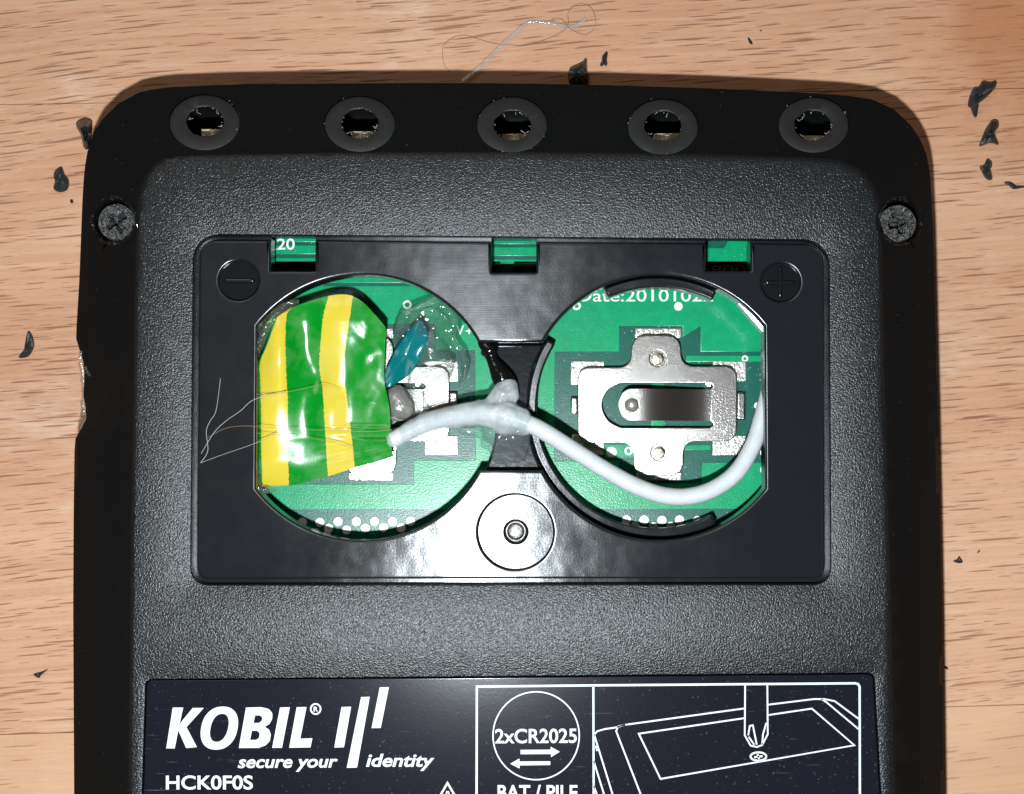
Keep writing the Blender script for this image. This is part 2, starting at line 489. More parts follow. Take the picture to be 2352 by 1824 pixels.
    # an old reddish stain near one corner of the view, and grey smudges
    geo = N(nt, 'TexCoord'); st = N(nt, 'VectorMath', operation='DISTANCE')
    sp = W(2330, 40, 0); st.inputs[1].default_value = sp
    nt.links.new(geo.outputs['Object'], st.inputs[0])
    wn = noise_tex(nt, geo.outputs['Object'], 0.16, 4, 0.6)
    sd = math_n(nt, 'ADD', st.outputs['Value'], math_n(nt, 'MULTIPLY', math_n(nt, 'SUBTRACT', wn.outputs[0], 0.5), 16.0))
    sf = N(nt, 'MapRange', interpolation_type='SMOOTHSTEP'); nt.links.new(sd, sf.inputs[0]); sf.inputs[1].default_value = 13.0; sf.inputs[2].default_value = 1.0
    c = mix(nt, math_n(nt, 'MULTIPLY', sf.outputs[0], 0.8), c, (0.48, 0.20, 0.085))
    sm = noise_tex(nt, geo.outputs['Object'], 0.35, 3, 0.6)
    c = mix(nt, math_n(nt, 'MULTIPLY', ramp(nt, sm.outputs[0], [(0.72, 0.0), (0.80, 1.0)]), 0.25), c, (0.30, 0.22, 0.17))
    tv = noise_tex(nt, scaled((0.010, 0.035, 1), 120), 1.0, 4, 0.6, 0.8)
    c = mix(nt, 1.0, c, mix(nt, ramp(nt, tv.outputs[0], [(0.38, 0.0), (0.62, 1.0)]), (1.03, 1.02, 1.06), (0.87, 0.785, 0.77)), 'MULTIPLY')
    nt.links.new(c, b.inputs['Base Color'])
    h = math_n(nt, 'SUBTRACT', math_n(nt, 'MULTIPLY', fib.outputs[0], 0.6), rough_h)
    nt.links.new(bump(nt, h, 0.05), b.inputs['Normal'])
    b.inputs['Roughness'].default_value = 0.45; b.inputs['Specular IOR Level'].default_value = 0.35
    return m

def tape_mat():
    m, nt, b = new_mat('striped_insulating_tape')
    uv = N(nt, 'UVMap'); sep = N(nt, 'SeparateXYZ'); nt.links.new(uv.outputs[0], sep.inputs[0])
    v = coords(nt); nz = noise_tex(nt, v, 5.0, 2)
    u = math_n(nt, 'ADD', sep.outputs[0], math_n(nt, 'MULTIPLY', math_n(nt, 'SUBTRACT', nz.outputs[0], 0.5), 0.012))
    G, Y = (0.001, 0.235, 0.015), (0.66, 0.52, 0.040)
    c = ramp(nt, u, [(0.0, G), (0.1667, Y), (0.3333, G), (0.5, Y), (0.6667, G)], 'CONSTANT')
    dv = noise_tex(nt, v, 0.5, 3, 0.6)
    c = mix(nt, math_n(nt, 'MULTIPLY', ramp(nt, dv.outputs[0], [(0.45, 0.0), (0.75, 1.0)]), 0.10), c, (0.75, 0.75, 0.6))
    nt.links.new(c, b.inputs['Base Color'])
    n2 = noise_tex(nt, v, 3.0, 2, 0.5)
    nt.links.new(bump(nt, n2.outputs[0], 0.004), b.inputs['Normal'])
    b.inputs['Roughness'].default_value = 0.19
    return m

def grimy_metal():
    m, nt, b = new_mat('scuffed_screw_filling')
    v = coords(nt); n = noise_tex(nt, v, 3.5, 5, 0.75, 1.5); n2 = noise_tex(nt, v, 1.8, 3, 0.6, 2.0)
    h = math_n(nt, 'ADD', n.outputs[0], n2.outputs[0])
    nt.links.new(bump(nt, h, 0.22), b.inputs['Normal'])
    c = mix(nt, ramp(nt, n.outputs[0], [(0.42, 0.0), (0.64, 1.0)]), (0.02, 0.02, 0.02), (0.30, 0.30, 0.295))
    nt.links.new(c, b.inputs['Base Color']); b.inputs['Roughness'].default_value = 0.25; b.inputs['Metallic'].default_value = 0.4
    return m

M = dict(
    case=case_plastic(), rim=rim_plastic(), tray=tray_plastic(), film=label_film(),
    copper=pcb('green_mask_over_copper', (0.001, 0.315, 0.130), True), laminate=pcb('green_mask_over_laminate', (0.003, 0.098, 0.068), False),
    nickel=nickel(), solder=plain('solder', (0.50, 0.48, 0.44), 0.28, 0.6, bmp=(3.0, 0.08)),
    tin=plain('tinned_pad', (0.80, 0.80, 0.78), 0.38, 0.15, bmp=(6, 0.02)), silk=plain('white_silkscreen', (0.78, 0.80, 0.78), 0.6),
    ink=plain('white_print', (0.74, 0.78, 0.78), 0.5, bmp=(6, 0.004), col_var=0.04),
    wire=plain('white_wire_insulation', (0.62, 0.65, 0.665), 0.33, bmp=(2.0, 0.03), sss=0.25, col_var=0.05),
    ring=plain('grey_black_rubber', (0.017, 0.0185, 0.019), 0.6, bmp=(9, 0.02)),
    shav=plain('cut_dark_plastic', (0.022, 0.025, 0.027), 0.36, bmp=(4.0, 0.10)),
    melt=plain('melted_black_plastic', (0.006, 0.006, 0.006), 0.12, bmp=(1.5, 0.06)),
    dark=plain('dark_inner_plastic', (0.006, 0.006, 0.006), 0.5, bmp=(3, 0.02)),
    led=plain('cloudy_lens_resin', (0.62, 0.56, 0.40), 0.25, col_var=0.25), ledcase=plain('sensor_body', (0.45, 0.40, 0.28), 0.3, col_var=0.3),
smooth=plain('smooth_black_plastic', (0.007, 0.008, 0.009), 0.17, bmp=(2, 0.01)), rivet=plain('dull_rivet', (0.52, 0.48, 0.38), 0.32, 1.0, bmp=(5, 0.05)), brass=plain('bright_insert', (0.85, 0.82, 0.78), 0.35, 1.0, bmp=(6, 0.03)),
    teal=plain('teal_plastic', (0.001, 0.150, 0.160), 0.2, bmp=(1.2, 0.02)),
    milky=glue('milky_hot_glue', (0.95, 0.98, 0.98), 0.42, 0.13, 0.12), clear=glue('clear_hot_glue', (0.98, 1.0, 0.99), 0.025, 0.07, 0.22),
    smoky=glue('thin_glue_skin', (0.88, 0.91, 0.92), 0.06, 0.14, 0.08), film2=glue('clear_tape_edge', (0.95, 0.93, 0.72), 0.04, 0.10, 0.04),
    thread=plain('pale_thread', (0.38, 0.38, 0.36), 0.3), hair=plain('thin_brown_hair', (0.42, 0.24, 0.13), 0.35),
    strand=glue('clear_plastic_strand', (0.98, 0.97, 0.95), 0.16, 0.08, 0.05),
    wood=beech(), tape=tape_mat(), screw=grimy_metal())

# ================================================================ tabletop
top = tag(empty('tabletop', (0, 0, 0)), 'pinkish beech tabletop glued up from wide planks', 'table', kind='structure')
def seam(a, b, shift=0.0):
    a, b = Vector(a).to_2d(), Vector(b).to_2d(); d = (b - a).normalized(); n = Vector((-d.y, d.x))
    return a - d * 220 + n * shift, b + d * 220 + n * shift
s1 = seam(P(0, 223, 0), P(2184, 188, 0)); s2 = seam(P(0, 1567, 0), P(2184, 1503, 0))
u1 = seam(P(0, 223, 0), P(2184, 188, 0), 50); u2 = seam(P(0, 223, 0), P(2184, 188, 0), 101)
l1 = seam(P(0, 1567, 0), P(2184, 1503, 0), -52); l2 = seam(P(0, 1567, 0), P(2184, 1503, 0), -104); l3 = seam(P(0, 1567, 0), P(2184, 1503, 0), -150)
rows = [u2, u1, s1, s2, l1, l2, l3]
tints = [(0.10, 1.0), (0.02, 1.0), (0.0, 1.15), (0.55, 0.35), (0.1, 0.9), (0.2, 1.0)]
for (a, b), (c, d), t in zip(rows, rows[1:], tints):
    mb = MB(); mb.plate([offset(ccw([c, d, b, a]), 0.02)], 0.0, -24, 0.05, 2, bottom=True)
    o = mb.build('plank', M['wood'], top); o.color = (t[0], t[1], 0, 1)

# ================================================================ the reader: case
RX = P(1092, 900, 0)
reader = tag(empty('handheld_reader', (RX.x, RX.y, 0)),
             'black plastic handheld reader lying face down with its battery lid missing and five round ports', 'reader')
ZE, ZP = 6.3, 10.0      # height of the rim's outer edge and of the raised back panel
outer_px = [(300, 195), (360, 186), (480, 181), (600, 179), (900, 177), (1092, 178), (1300, 182), (1500, 188), (1700, 197), (1800, 203),
            (1860, 212), (1910, 235), (1950, 275), (1974, 320), (1984, 370), (1990, 500), (2000, 900), (2008, 1300), (2013, 1694),
            (2015, 2400), (2010, 2900), (1990, 3010), (1940, 3070), (1850, 3100), (1092, 3120), (320, 3100), (230, 3070), (180, 3010), (163, 2900),
            (158, 2400), (158, 1694), (156, 1300), (157, 1100), (159, 945), (163, 925), (176, 912), (184, 900), (183, 870), (177, 850), (180, 800), (178, 775),
            (172, 750), (163, 735), (162, 715), (169, 600), (176, 420), (180, 360), (189, 310), (211, 262), (251, 222)]
inner_px = [(385, 341), (500, 339), (700, 335), (1092, 333), (1500, 338), (1740, 346), (1790, 351), (1835, 372), (1860, 405), (1870, 450),
            (1880, 900), (1892, 1300), (1899, 1694), (1905, 2400), (1900, 2870), (1885, 2920), (1840, 2950), (1092, 2970), (340, 2950), (295, 2920), (280, 2870),
            (278, 2400), (283, 1694), (289, 1100), (297, 600), (301, 450), (308, 405), (325, 368), (350, 348)]
outer = resample(ccw([P(u, v, ZE).to_2d() for u, v in outer_px]), 360)
inner = ccw(fillet([P(u, v, ZP).to_2d() for u, v in inner_px], 0.8, 3))
def rim_t(p):
    d, D = seg_dist(p, outer), seg_dist(p, inner)
    return d / max(1e-6, d + D)
def prof(t):
    q = min(t, 0.93); g = 0.86 * q + 0.14 * math.sin(q * math.pi / 2)
    if t > 0.93: g += (1 - g) * (1 - (1 - (t - 0.93) / 0.07) ** 2)
    return ZE + (ZP - ZE) * g
def rim_z(p):
    return ZP if inside(p, inner) else prof(rim_t(p))
def on_rim(u, v):
    z = 8.0
    for _ in range(4): z = rim_z(W(u, v, z).to_2d())
    return W(u, v, z)
# openings
window = fillet([P(413, 500, ZP).to_2d(), P(1768, 512, ZP).to_2d(), P(1772, 1246, ZP).to_2d(), P(407, 1247, ZP).to_2d()], [2.0, 2.0, 1.3, 1.3], 8)
labelhole = fillet([W(334, 1561, ZP).to_2d(), W(2008, 1546, ZP).to_2d(), W(2024, 1824, ZP).to_2d(), P(1885, 2760, ZP).to_2d(), P(298, 2760, ZP).to_2d(), W(326, 1824, ZP).to_2d()], [0.5, 0.5, 0, 0.6, 0.6, 0], 4)
ports = [((469, 281), (469.5, 278)), ((826, 284.5), (826, 283)), ((1176, 286), (1177, 287)), ((1523, 291), (1523.5, 288)), ((1869.5, 286.5), (1868, 287))]
port_loops = [[on_rim(cu + 82 * math.cos(2 * math.pi * k / 56), cv - 65 * math.sin(2 * math.pi * k / 56)) for k in range(56)] for (cu, cv), _ in ports]
screws = [((263, 507), 53, (268, 510)), ((2066, 508), 53, (2062, 513))]
screw_loops = [[on_rim(c[0] + r * (1 + .03 * noise.noise((k * .7, c[0], 0))) * math.cos(2 * math.pi * k / 48), c[1] - 1.03 * r * math.sin(2 * math.pi * k / 48)) for k in range(48)] for c, r, _ in screws]

pts, edges, zs = [], [], []
def constraint(loop, zfun):
    o = len(pts)
    for p in loop:
        pts.append(Vector((p[0], p[1]))); zs.append(zfun(p) if callable(zfun) else zfun)
    n = len(loop)
    edges.extend((o + i, o + (i + 1) % n) for i in range(n))
constraint(outer, ZE); constraint(inner, ZP); constraint(resample(offset(inner, 0.3), 200), ZP)
win_in = offset(cw(window), 0.14); lab_in = offset(cw(labelhole), 0.07)
constraint(win_in, ZP); constraint(lab_in, ZP)
for l in port_loops + screw_loops: constraint([p.to_2d() for p in l], lambda p: rim_z(p))
holes = [l for l in ([p.to_2d() for p in q] for q in port_loops + screw_loops)] + [win_in, lab_in]
inner_d = resample(inner, 360)
# rows of points down the rim slope
near_in = [min(inner_d, key=lambda r: (r - p).length_squared) for p in outer]
shoulder = [p.lerp(q, 0.945) for p, q in zip(outer, near_in)]
constraint(shoulder, prof(0.945))
for i, p in enumerate(outer):
    q = near_in[i]
    for t in (0.06, 0.15, 0.3, 0.5, 0.7, 0.85, 0.93, 0.97):
        if i % (1 if t < 0.1 or t > 0.85 else 3): continue
        x = p.lerp(q, t)
        if any(inside(x, h) for h in holes[:7]): continue
        pts.append(x); zs.append(prof(t))
cv, ce, cf, ov, oe, of = delaunay_2d_cdt(pts, edges, [], 0, 1e-5)
zmap = []
for i, p in enumerate(cv):
    src = ov[i]; zmap.append(zs[src[0]] if src else rim_z(p))
mb = MB(); keep = []
rim_faces = MB()
flat_faces = MB()
for f in cf:
    c = (cv[f[0]] + cv[f[1]] + cv[f[2]]) / 3
    if not inside(c, outer) or any(inside(c, h) for h in holes): continue
    a, b_, d = (cv[i] for i in f[:3])
    if (b_ - a).cross(d - a) < 0: f = list(f)[::-1]
    tgt = flat_faces if inside(c, shoulder) else rim_faces
    o = tgt.add([(cv[i].x, cv[i].y, zmap[i]) for i in f], []); tgt.f.append(tuple(range(o, o + len(f))))
# side walls of the case below the rim, slightly rounded
for (i0, z0), (i1, z1) in zip([(0, ZE), (0.03, ZE - 0.12), (0.10, ZE - 0.5), (0.3, 3.0), (0.9, 0.9), (1.6, 0.25)], [(0.03, ZE - 0.12), (0.10, ZE - 0.5), (0.3, 3.0), (0.9, 0.9), (1.6, 0.25), (2.4, 0.0)]):
    a, b_ = offset(outer, i0), offset(outer, i1)
    rim_faces.ring_strip([(p.x, p.y, z1) for p in b_], [(p.x, p.y, z0) for p in a])
for l in port_loops + screw_loops:
    rim_faces.ring_strip([(p.x, p.y, p.z - 2.2) for p in l[::-1]], list(l[::-1]))
case = rim_faces.build('case_rim', M['rim'], reader, 50)
# panel with rounded lips at the window and label recess
def lip(mb, loop, r, zdeep):
    l = cw(loop); rings = []
    for k in range(4):
        a = math.pi / 2 * k / 3; q = offset(l, r * math.sin(a) - 0.0) if k else l
        rings.append([(p.x, p.y, ZP - r + r * math.sin(a)) for p in offset(l, r * (1 - math.cos(a)))])
    rings = [[(p.x, p.y, zdeep) for p in l]] + rings
    for a, b_ in zip(rings, rings[1:]): mb.ring_strip(a, b_)
lip(flat_faces, window, 0.14, 8.85); lip(flat_faces, labelhole, 0.07, 9.5)
panel = flat_faces.build('back_panel', M['case'], reader, 20)
# inner floor of the case
mb = MB(); mb.plate([offset(outer, 2.6)], 1.2, 0.6, 0); mb.build('inner_floor', M['dark'], reader)

# ---- ports: rubbery washers with ragged holes, small sensors below
led_px = [(462, 505, 296), (806, 858, 301), (1152, 1200, 307), (1500, 1550, 306), (1847, 1890, 311)]
for idx, (((cu, cv_), (hu, hv)), (lx0, lx1, ly)) in enumerate(zip(ports, led_px)):
    n = 72; mb = MB()
    def ell(a, b_, c, dz, rag=0.0):
        out = []
        for k in range(n):
            t = 2 * math.pi * k / n
            g = 1 + rag * noise.noise((math.cos(t) * 3.5, math.sin(t) * 3.5, idx * 9.1)) + rag * 0.6 * noise.noise((math.cos(t) * 11, math.sin(t) * 11, idx * 5.1))
            p = on_rim(c[0] + a * g * math.cos(t), c[1] - b_ * g * math.sin(t)); out.append(Vector((p.x, p.y, p.z + dz)))
        return out
    R = [ell(81.5, 64.5, (cu, cv_), -0.45), ell(80.5, 63.5, (cu, cv_), -0.16), ell(78, 61.5, (cu, cv_), -0.10), ell(44.5, 36.5, (hu, hv), -0.12, .05), ell(42.5, 34.5, (hu, hv), -0.2, .05), ell(42.5, 34.5, (hu, hv), -0.32, .05)]
    for a, b_ in zip(R, R[1:]): mb.ring_strip(a, b_)
    ring = mb.build('port_washer', M['ring'], reader, 50)
    # melted hairs of plastic round the hole
    mb = MB()
    for k in range(5):
        t = random.uniform(0, 2 * math.pi); c = on_rim(hu + 40 * math.cos(t), hv - 32 * math.sin(t)); c.z -= random.uniform(0.1, 0.5)
        pth = [c]
        for j in range(5): c = c + Vector((random.uniform(-.22, .16) * math.cos(t), random.uniform(-.16, .16), random.uniform(-.1, .05))); pth.append(c)
        mb.tube(smooth_path(pth, 12), 0.014, 5)
    for k in range(14):
        t = random.uniform(0, 2 * math.pi); rr = random.choice((1.0, 1.0, 1.95))
        c = on_rim(hu + 41 * rr * math.cos(t), hv - 33 * rr * math.sin(t)); c.z += 0.0
        d_ = Vector((random.uniform(-.1, .1), random.uniform(-.1, .1), 0.05)); mb.tube([c, c + d_], [0.022, 0.01], 5)
    tag(mb.build('plastic_burr', M['thread'], ring), kind='stuff')
    z = 6.4; a = W(lx0, ly, z); b_ = W(lx1 + 14, ly, z)
    mb = MB(); wd = b_.x - a.x
    mb.plate([[Vector((a.x, a.y - 1.3)), Vector((b_.x, a.y - 1.3)), Vector((b_.x, a.y)), Vector((a.x, a.y))]], z, 3.0, 0.08)
    sen = mb.build('light_sensor', M['ledcase'], reader)
    mb = MB(); mb.lathe(((a.x + b_.x) / 2, a.y - 0.62), [(0.55, z), (0.5, z + 0.25), (0.36, z + 0.42), (0.18, z + 0.5), (0, z + 0.52)], 24)
    mb.build('lens', M['led'], sen, 80)

# ---- screws, their heads smeared with molten plastic
for i, (c, r, hc) in enumerate(screws):
    p = on_rim(*hc); z = p.z - 0.15 + 0.35; R = 43 / PXMM
    mb = MB(); n, m = 96, 44; rings = []
    for j in range(m + 1):
        rr = R * (1.0 - j / m); ring = []
        for k in range(n):
            t = 2 * math.pi * k / n; x, y = rr * math.cos(t), rr * math.sin(t)
            a = math.radians(38 if i == 0 else 20); cx, cy = x * math.cos(a) + y * math.sin(a), -x * math.sin(a) + y * math.cos(a)
            arm = min(abs(cx), abs(cy)); far = max(abs(cx), abs(cy))
            wob = 0.10 * noise.noise((x * 1.6, y * 1.6, 3.0 + i * 7))
            slot = max(0.0, min(1.0, (0.25 + wob - arm) / 0.06)) * max(0.0, min(1.0, (0.86 + 2 * wob - far) / 0.15))
            centre = max(0.0, 1 - math.hypot(x, y) / 0.30)
            h = 0.20 * noise.noise((x * 1.9, y * 1.9, i * 5.0)) + 0.10 * noise.noise((x * 5, y * 5, i * 5.0 + 2))
            edge = -0.25 * max(0, (rr / R - 0.9) / 0.1) ** 2
            ring.append(Vector((p.x + x, p.y + y, z + h * min(1, (1 - rr / R) * 6 + .3) - 1.5 * slot * (1 - 0.7 * centre) + edge)))
        rings.append(ring)
    for a_, b_ in zip(rings, rings[1:]): mb.ring_strip(a_, b_)
    mb.ring_strip([q - Vector((0, 0, 1.6)) for q in rings[0]], rings[0])
    so = mb.build('screw', M['screw'], reader, 70)
    so['label'] = ['scuffed screw head with a mangled cross slot', 'screw head clogged with smeared plastic'][i]
    # crumbled collar of the bore
    mb = MB(); C3 = [sum((q for q in screw_loops[i]), Vector()) / 48][0]; n = 72; rings = []
    for rr, dz in ((1.04, 0.0), (1.0, 0.05), (0.93, 0.04), (0.88, -0.12), (0.84, -0.5)):
        rings.append([Vector((C3.x + (q.x - C3.x) * (rr + 0.05 * noise.noise((k * 0.9, rr * 20, i)) * (rr < 1.02)), C3.y + (q.y - C3.y) * rr, q.z + dz + 0.12 * noise.noise((k * 1.1, rr * 9, i + 4)) * (rr < 1.02))) for k, q in enumerate(resample([v.copy() for v in screw_loops[i]], n))])
    for a_, b_ in zip(rings, rings[1:]): mb.ring_strip(a_, b_)
    mb.build('screw_collar', M['melt'], reader, 25)

# ================================================================ circuit board
ZB = 4.8
board_loop = [P(330, 440, ZB).to_2d(), P(1860, 440, ZB).to_2d(), P(1860, 1420, ZB).to_2d(), P(330, 1420, ZB).to_2d()]
mb = MB(); mb.plate([board_loop], ZB, ZB - 1.6, 0.05)
board = mb.build('circuit_board', M['laminate'], reader)
def L2(zf, pts_): return [W(*zf(x, y), ZB).to_2d() for x, y in pts_]
def SRC(x, y): return (x, y)
copper = [
    (SRC, [(1180, 600), (1780, 600), (1780, 808), (1609, 808), (1609, 749), (1568, 774), (1568, 749), (1422, 749), (1422, 808), (1274, 808), (1274, 1059), (1422, 1059), (1422, 1111), (1612, 1111), (1612, 1063), (1780, 1063), (1780, 1169), (1160, 1169), (1160, 780)]),
    (SRC, [(1576, 817), (1780, 817), (1780, 831), (1576, 831)]), (SRC, [(1497, 850), (1526, 850), (1526, 1000), (1497, 1000)]),
    (SRC, [(1390, 1021), (1460, 1021), (1460, 1052), (1390, 1052)]), (SRC, [(1560, 1022), (1632, 1022), (1632, 1034), (1560, 1034)]),
    (SRC, [(560, 657), (1150, 657), (1150, 1171), (560, 1171), (560, 1112), (950, 1112), (950, 1057), (1092, 1057), (1092, 804), (1000, 804), (1000, 744), (560, 744)]),
    (SRC, [(560, 600), (1150, 600), (1150, 650), (560, 650)]),
    # strips seen through the three slots
    (SRC, [(600, 548), (740, 548), (740, 556), (600, 556)]), (SRC, [(600, 564), (740, 564), (740, 584), (600, 584)]), (SRC, [(600, 593), (740, 593), (740, 640), (600, 640)]),
    (SRC, [(1120, 553), (1240, 553), (1240, 561), (1120, 561)]), (SRC, [(1120, 568), (1240, 568), (1240, 588), (1120, 588)]), (SRC, [(1120, 596), (1240, 596), (1240, 606), (1120, 606)]), (SRC, [(1120, 612), (1240, 612), (1240, 640), (1120, 640)]),
    (SRC, [(1610, 535), (1668, 535), (1655, 547), (1610, 547), ]), (SRC, [(1678, 535), (1740, 535), (1740, 640), (1610, 640), (1610, 570), (1660, 570), (1666, 566)]),
]
for zf, l in copper:
    mb = MB(); mb.plate([L2(zf, l)], ZB + 0.06, ZB - 0.02, 0.03, 2); mb.build('copper_area', M['copper'], board)
def disc(name, c, rpx, mat, th, parent, ring=0.0):
    q = W(*c, ZB).to_2d(); r = rpx / PXMM * 1.04; mb = MB()
    loops = [circle(q, r, 24)] + ([circle(q, r * ring, 20)] if ring else [])
    mb.plate(loops, ZB + th, ZB - 0.02, 0.02, 2); return mb.build(name, mat, parent)
for x, y in [(752, 885), (870, 885), (993, 880), (1117, 880), (1240, 880), (1362, 880), (1485, 877), (930, 925), (1052, 937), (1178, 925), (1303, 920), (1420, 922), (840, 955), (915, 975)]:
    disc('test_pad', Z4(x, y), 10.3, M['tin'], 0.07, board)
for x, y in [(933, 765), (1038, 765), (1145, 768), (1250, 765), (1357, 768), (985, 803), (1095, 806), (1197, 803), (1303, 806)]:
    disc('test_pad', Z6(x, y), 10.6, M['tin'], 0.07, board)
for c, r in ((Z5(1243, 478), 10), (ZR(465, 1330), 12), (ZR(1960, 855), 8), (ZR(2030, 1335), 10), (ZR(2040, 1510), 12)):
    disc('test_pad', c, r, M['tin'], 0.09, board)
for c, r in ((Z5(635, 475), 10), (Z5(1640, 790), 7.5), (ZR(640, 1320), 9.5), (Z3(1462, 532), 10.5)):
    disc('via', c, r, M['tin'], 0.09, board, 0.5)
# short traces between the pads
for a, b_ in (((1105, 905), (1160, 968)), ((1215, 945), (1245, 972)), ((1240, 905), (1262, 955)), ((985, 905), (990, 960)), ((1190, 945), (1222, 968))):
    mb = MB(); mb.stroke(L2(Z4, [a, b_]), 0.09, ZB, th=0.04); mb.build('copper_trace', M['copper'], board)

# ---- printed text
def text_obj(name, s, x0, x1, base, cap, z, mat, parent, bold=0.0, shear=0.0, slope=0.0, zf=None, spacing=1.0):
    cu = bpy.data.curves.new('t', 'FONT'); cu.body = s; cu.size = 1.0; cu.offset = bold; cu.shear = shear; cu.extrude = 0.5; cu.resolution_u = 6; cu.space_character = spacing
    o = bpy.data.objects.new('t', cu); COL.objects.link(o); me = evaluated(o)
    bpy.data.objects.remove(o); bpy.data.curves.remove(cu)
    xs = [v.co.x for v in me.vertices]; mn, mx = min(xs), max(xs)
    for v in me.vertices:
        x = x0 + (v.co.x - mn) / (mx - mn) * (x1 - x0)
        y = base - v.co.y / 0.729 * cap + (x - x0) * slope
        u, w_ = zf(x, y) if zf else (x, y)
        q = W(u, w_, z); v.co = (q.x, q.y, z + (0.018 if v.co.z > 0 else 0.0))
    me.materials.clear(); me.name = name
    return link(name, me, mat, parent)
text_obj('board_lettering', 'Date:20101022', 640, 1450, 448, 74, ZB + 0.062, M['silk'], board, bold=0.004, zf=Z5)
text_obj('board_lettering', 'R20', 613, 677, 573, 26, ZB + 0.062, M['silk'], board, bold=0.012)
text_obj('board_lettering', 'V', 1048, 1066, 769, 23, ZB + 0.062, M['silk'], board, bold=0.006)
text_obj('board_lettering', '+', 1070, 1085, 771, 22, ZB + 0.062, M['silk'], board, bold=0.01)
text_obj('board_lettering', '800', 1438, 1645, 285, 55, ZB + 0.062, M['silk'], board, bold=0.006, zf=Z5)

# ---- battery contacts (the left one is mostly hidden)
ZK = ZB + 0.95
def contact(du):
    def K(pts_, z=ZK): return [W(ZR(x, y)[0] + du, ZR(x, y)[1], z).to_2d() for x, y in pts_]
    mm = 4.458 * PXMM
    out = fillet(K([(670, 132), (1180, 132), (1180, 450), (1752, 450), (1752, 1218), (1205, 1225), (1205, 1570), (692, 1570), (692, 1235), (125, 1235), (118, 462), (668, 462)]),
                 [150 / mm * 1.3, 150 / mm * 1.3, 130 / mm, 130 / mm, 130 / mm, 130 / mm, 140 / mm, 140 / mm, 130 / mm, 130 / mm, 130 / mm, 130 / mm], 7)
    slot = K([(1470, 625), (560, 625)]) + [p for p in smooth_path([Vector(q) for q in K([(560, 625), (430, 700), (372, 850), (430, 1000), (560, 1077)])], 14)][1:-1] + K([(560, 1077), (1470, 1082)]) + smooth_path([Vector(q) for q in K([(1470, 1082), (1512, 1050), (1478, 1012)])], 6)[1:] + K([(1478, 688)]) + smooth_path([Vector(q) for q in K([(1478, 688), (1505, 655), (1470, 625)])], 6)[1:-1]
    rivets = [(940, 370), (955, 1335)]
    mb = MB(); mb.plate([out, slot], ZK, ZK - 0.22, 0.07, 3)
    c = mb.build('battery_contact', M['nickel'], reader)
    # spring tongue rising to a domed tip
    nx, ny = 40, 11; mb = MB(); grid = []
    tip = [Vector(q) for q in K([(650, 690), (560, 740), (530, 850), (560, 960), (650, 1010)])]
    tipc = smooth_path(tip, 21)
    for i in range(nx + 1):
        s = i / nx
        row = []
        x = 1482 + (530 - 1482) * s
        half = 161 if x > 660 else 161 * math.sqrt(max(0.0, 1 - ((660 - x) / 131) ** 2))
        zz = ZK - 0.01 + 1.05 * (3 * min(1, s / .78) ** 2 - 2 * min(1, s / .78) ** 3) - 0.0
        for j in range(ny):
            y = 850 + half * (j / (ny - 1) * 2 - 1)
            q = W(ZR(x, y)[0] + du, ZR(x, y)[1], ZK); row.append(Vector((q.x, q.y, zz)))
        grid.append(row)
    o0 = mb.add([p for r in grid for p in r], [])
    for i in range(nx):
        for j in range(ny - 1):
            a = o0 + i * ny + j; mb.f.append((a, a + 1, a + ny + 1, a + ny))
    o1 = mb.add([p - Vector((0, 0, 0.2)) for r in grid for p in r], [])
    for i in range(nx):
        for j in (0, ny - 1):
            a, b_ = o0 + i * ny + j, o1 + i * ny + j; mb.f.append((a, a + ny, b_ + ny, b_) if j == 0 else (a, b_, b_ + ny, a + ny))
    tg = mb.build('spring_tongue', M['nickel'], c, 60)
    q = W(ZR(672, 850)[0] + du, ZR(672, 850)[1], ZK + 1.05)
    mb = MB(); mb.lathe((q.x, q.y), [(0.56, ZK + 1.02), (0.53, ZK + 1.17), (0.44, ZK + 1.37), (0.28, ZK + 1.51), (0.1, ZK + 1.57), (0, ZK + 1.575)], 28)
    mb.build('tip_dome', M['solder'], tg, 80)
    for x, y in rivets:
        q = W(ZR(x, y)[0] + du, ZR(x, y)[1], ZK)
        mb = MB(); mb.lathe((q.x, q.y), [(0.74, ZK - 0.01), (0.72, ZK + 0.025), (0.64, ZK + 0.02), (0.60, ZK - 0.05), (0.45, ZK + 0.02), (0.2, ZK + 0.07), (0, ZK + 0.08)], 32)
        mb.build('rivet', M['rivet'], c, 60)
    # bent-down feet and their solder pads
    for k, (x0, y0, x1, y1) in enumerate([(710, 65, 1180, 165), (720, 1540, 1180, 1622), (50, 400, 390, 640), (1500, 400, 1840, 610), (1500, 1160, 1840, 1362), (60, 1150, 390, 1362)]):
        mb = MB(); mb.plate([[W(ZR(x, y)[0] + du, ZR(x, y)[1], ZB).to_2d() for x, y in ((x0, y0), (x1, y0), (x1, y1), (x0, y1))]], ZB + 0.14, ZB, 0.06, 2)
        mb.build('solder_pad', M['solder'], c)
        cx, cy = (x0 + x1) / 2, (y0 + y1) / 2
        ix, iy = cx + (935 - cx) * 0.30, cy + (850 - cy) * 0.30
        q0 = W(ZR(ix, iy)[0] + du, ZR(ix, iy)[1], ZB); q1 = W(ZR(ix, iy)[0] + du, ZR(ix, iy)[1], ZK - 0.1)
        mb = MB(); mb.tube([q0 + Vector((0, 0, .1)), q0.lerp(q1, .35) + Vector((0, 0, .2)), q1], [0.55, 0.5, 0.45], 10, flat=0.4)
        mb.build('contact_foot', M['nickel'], c, 60)
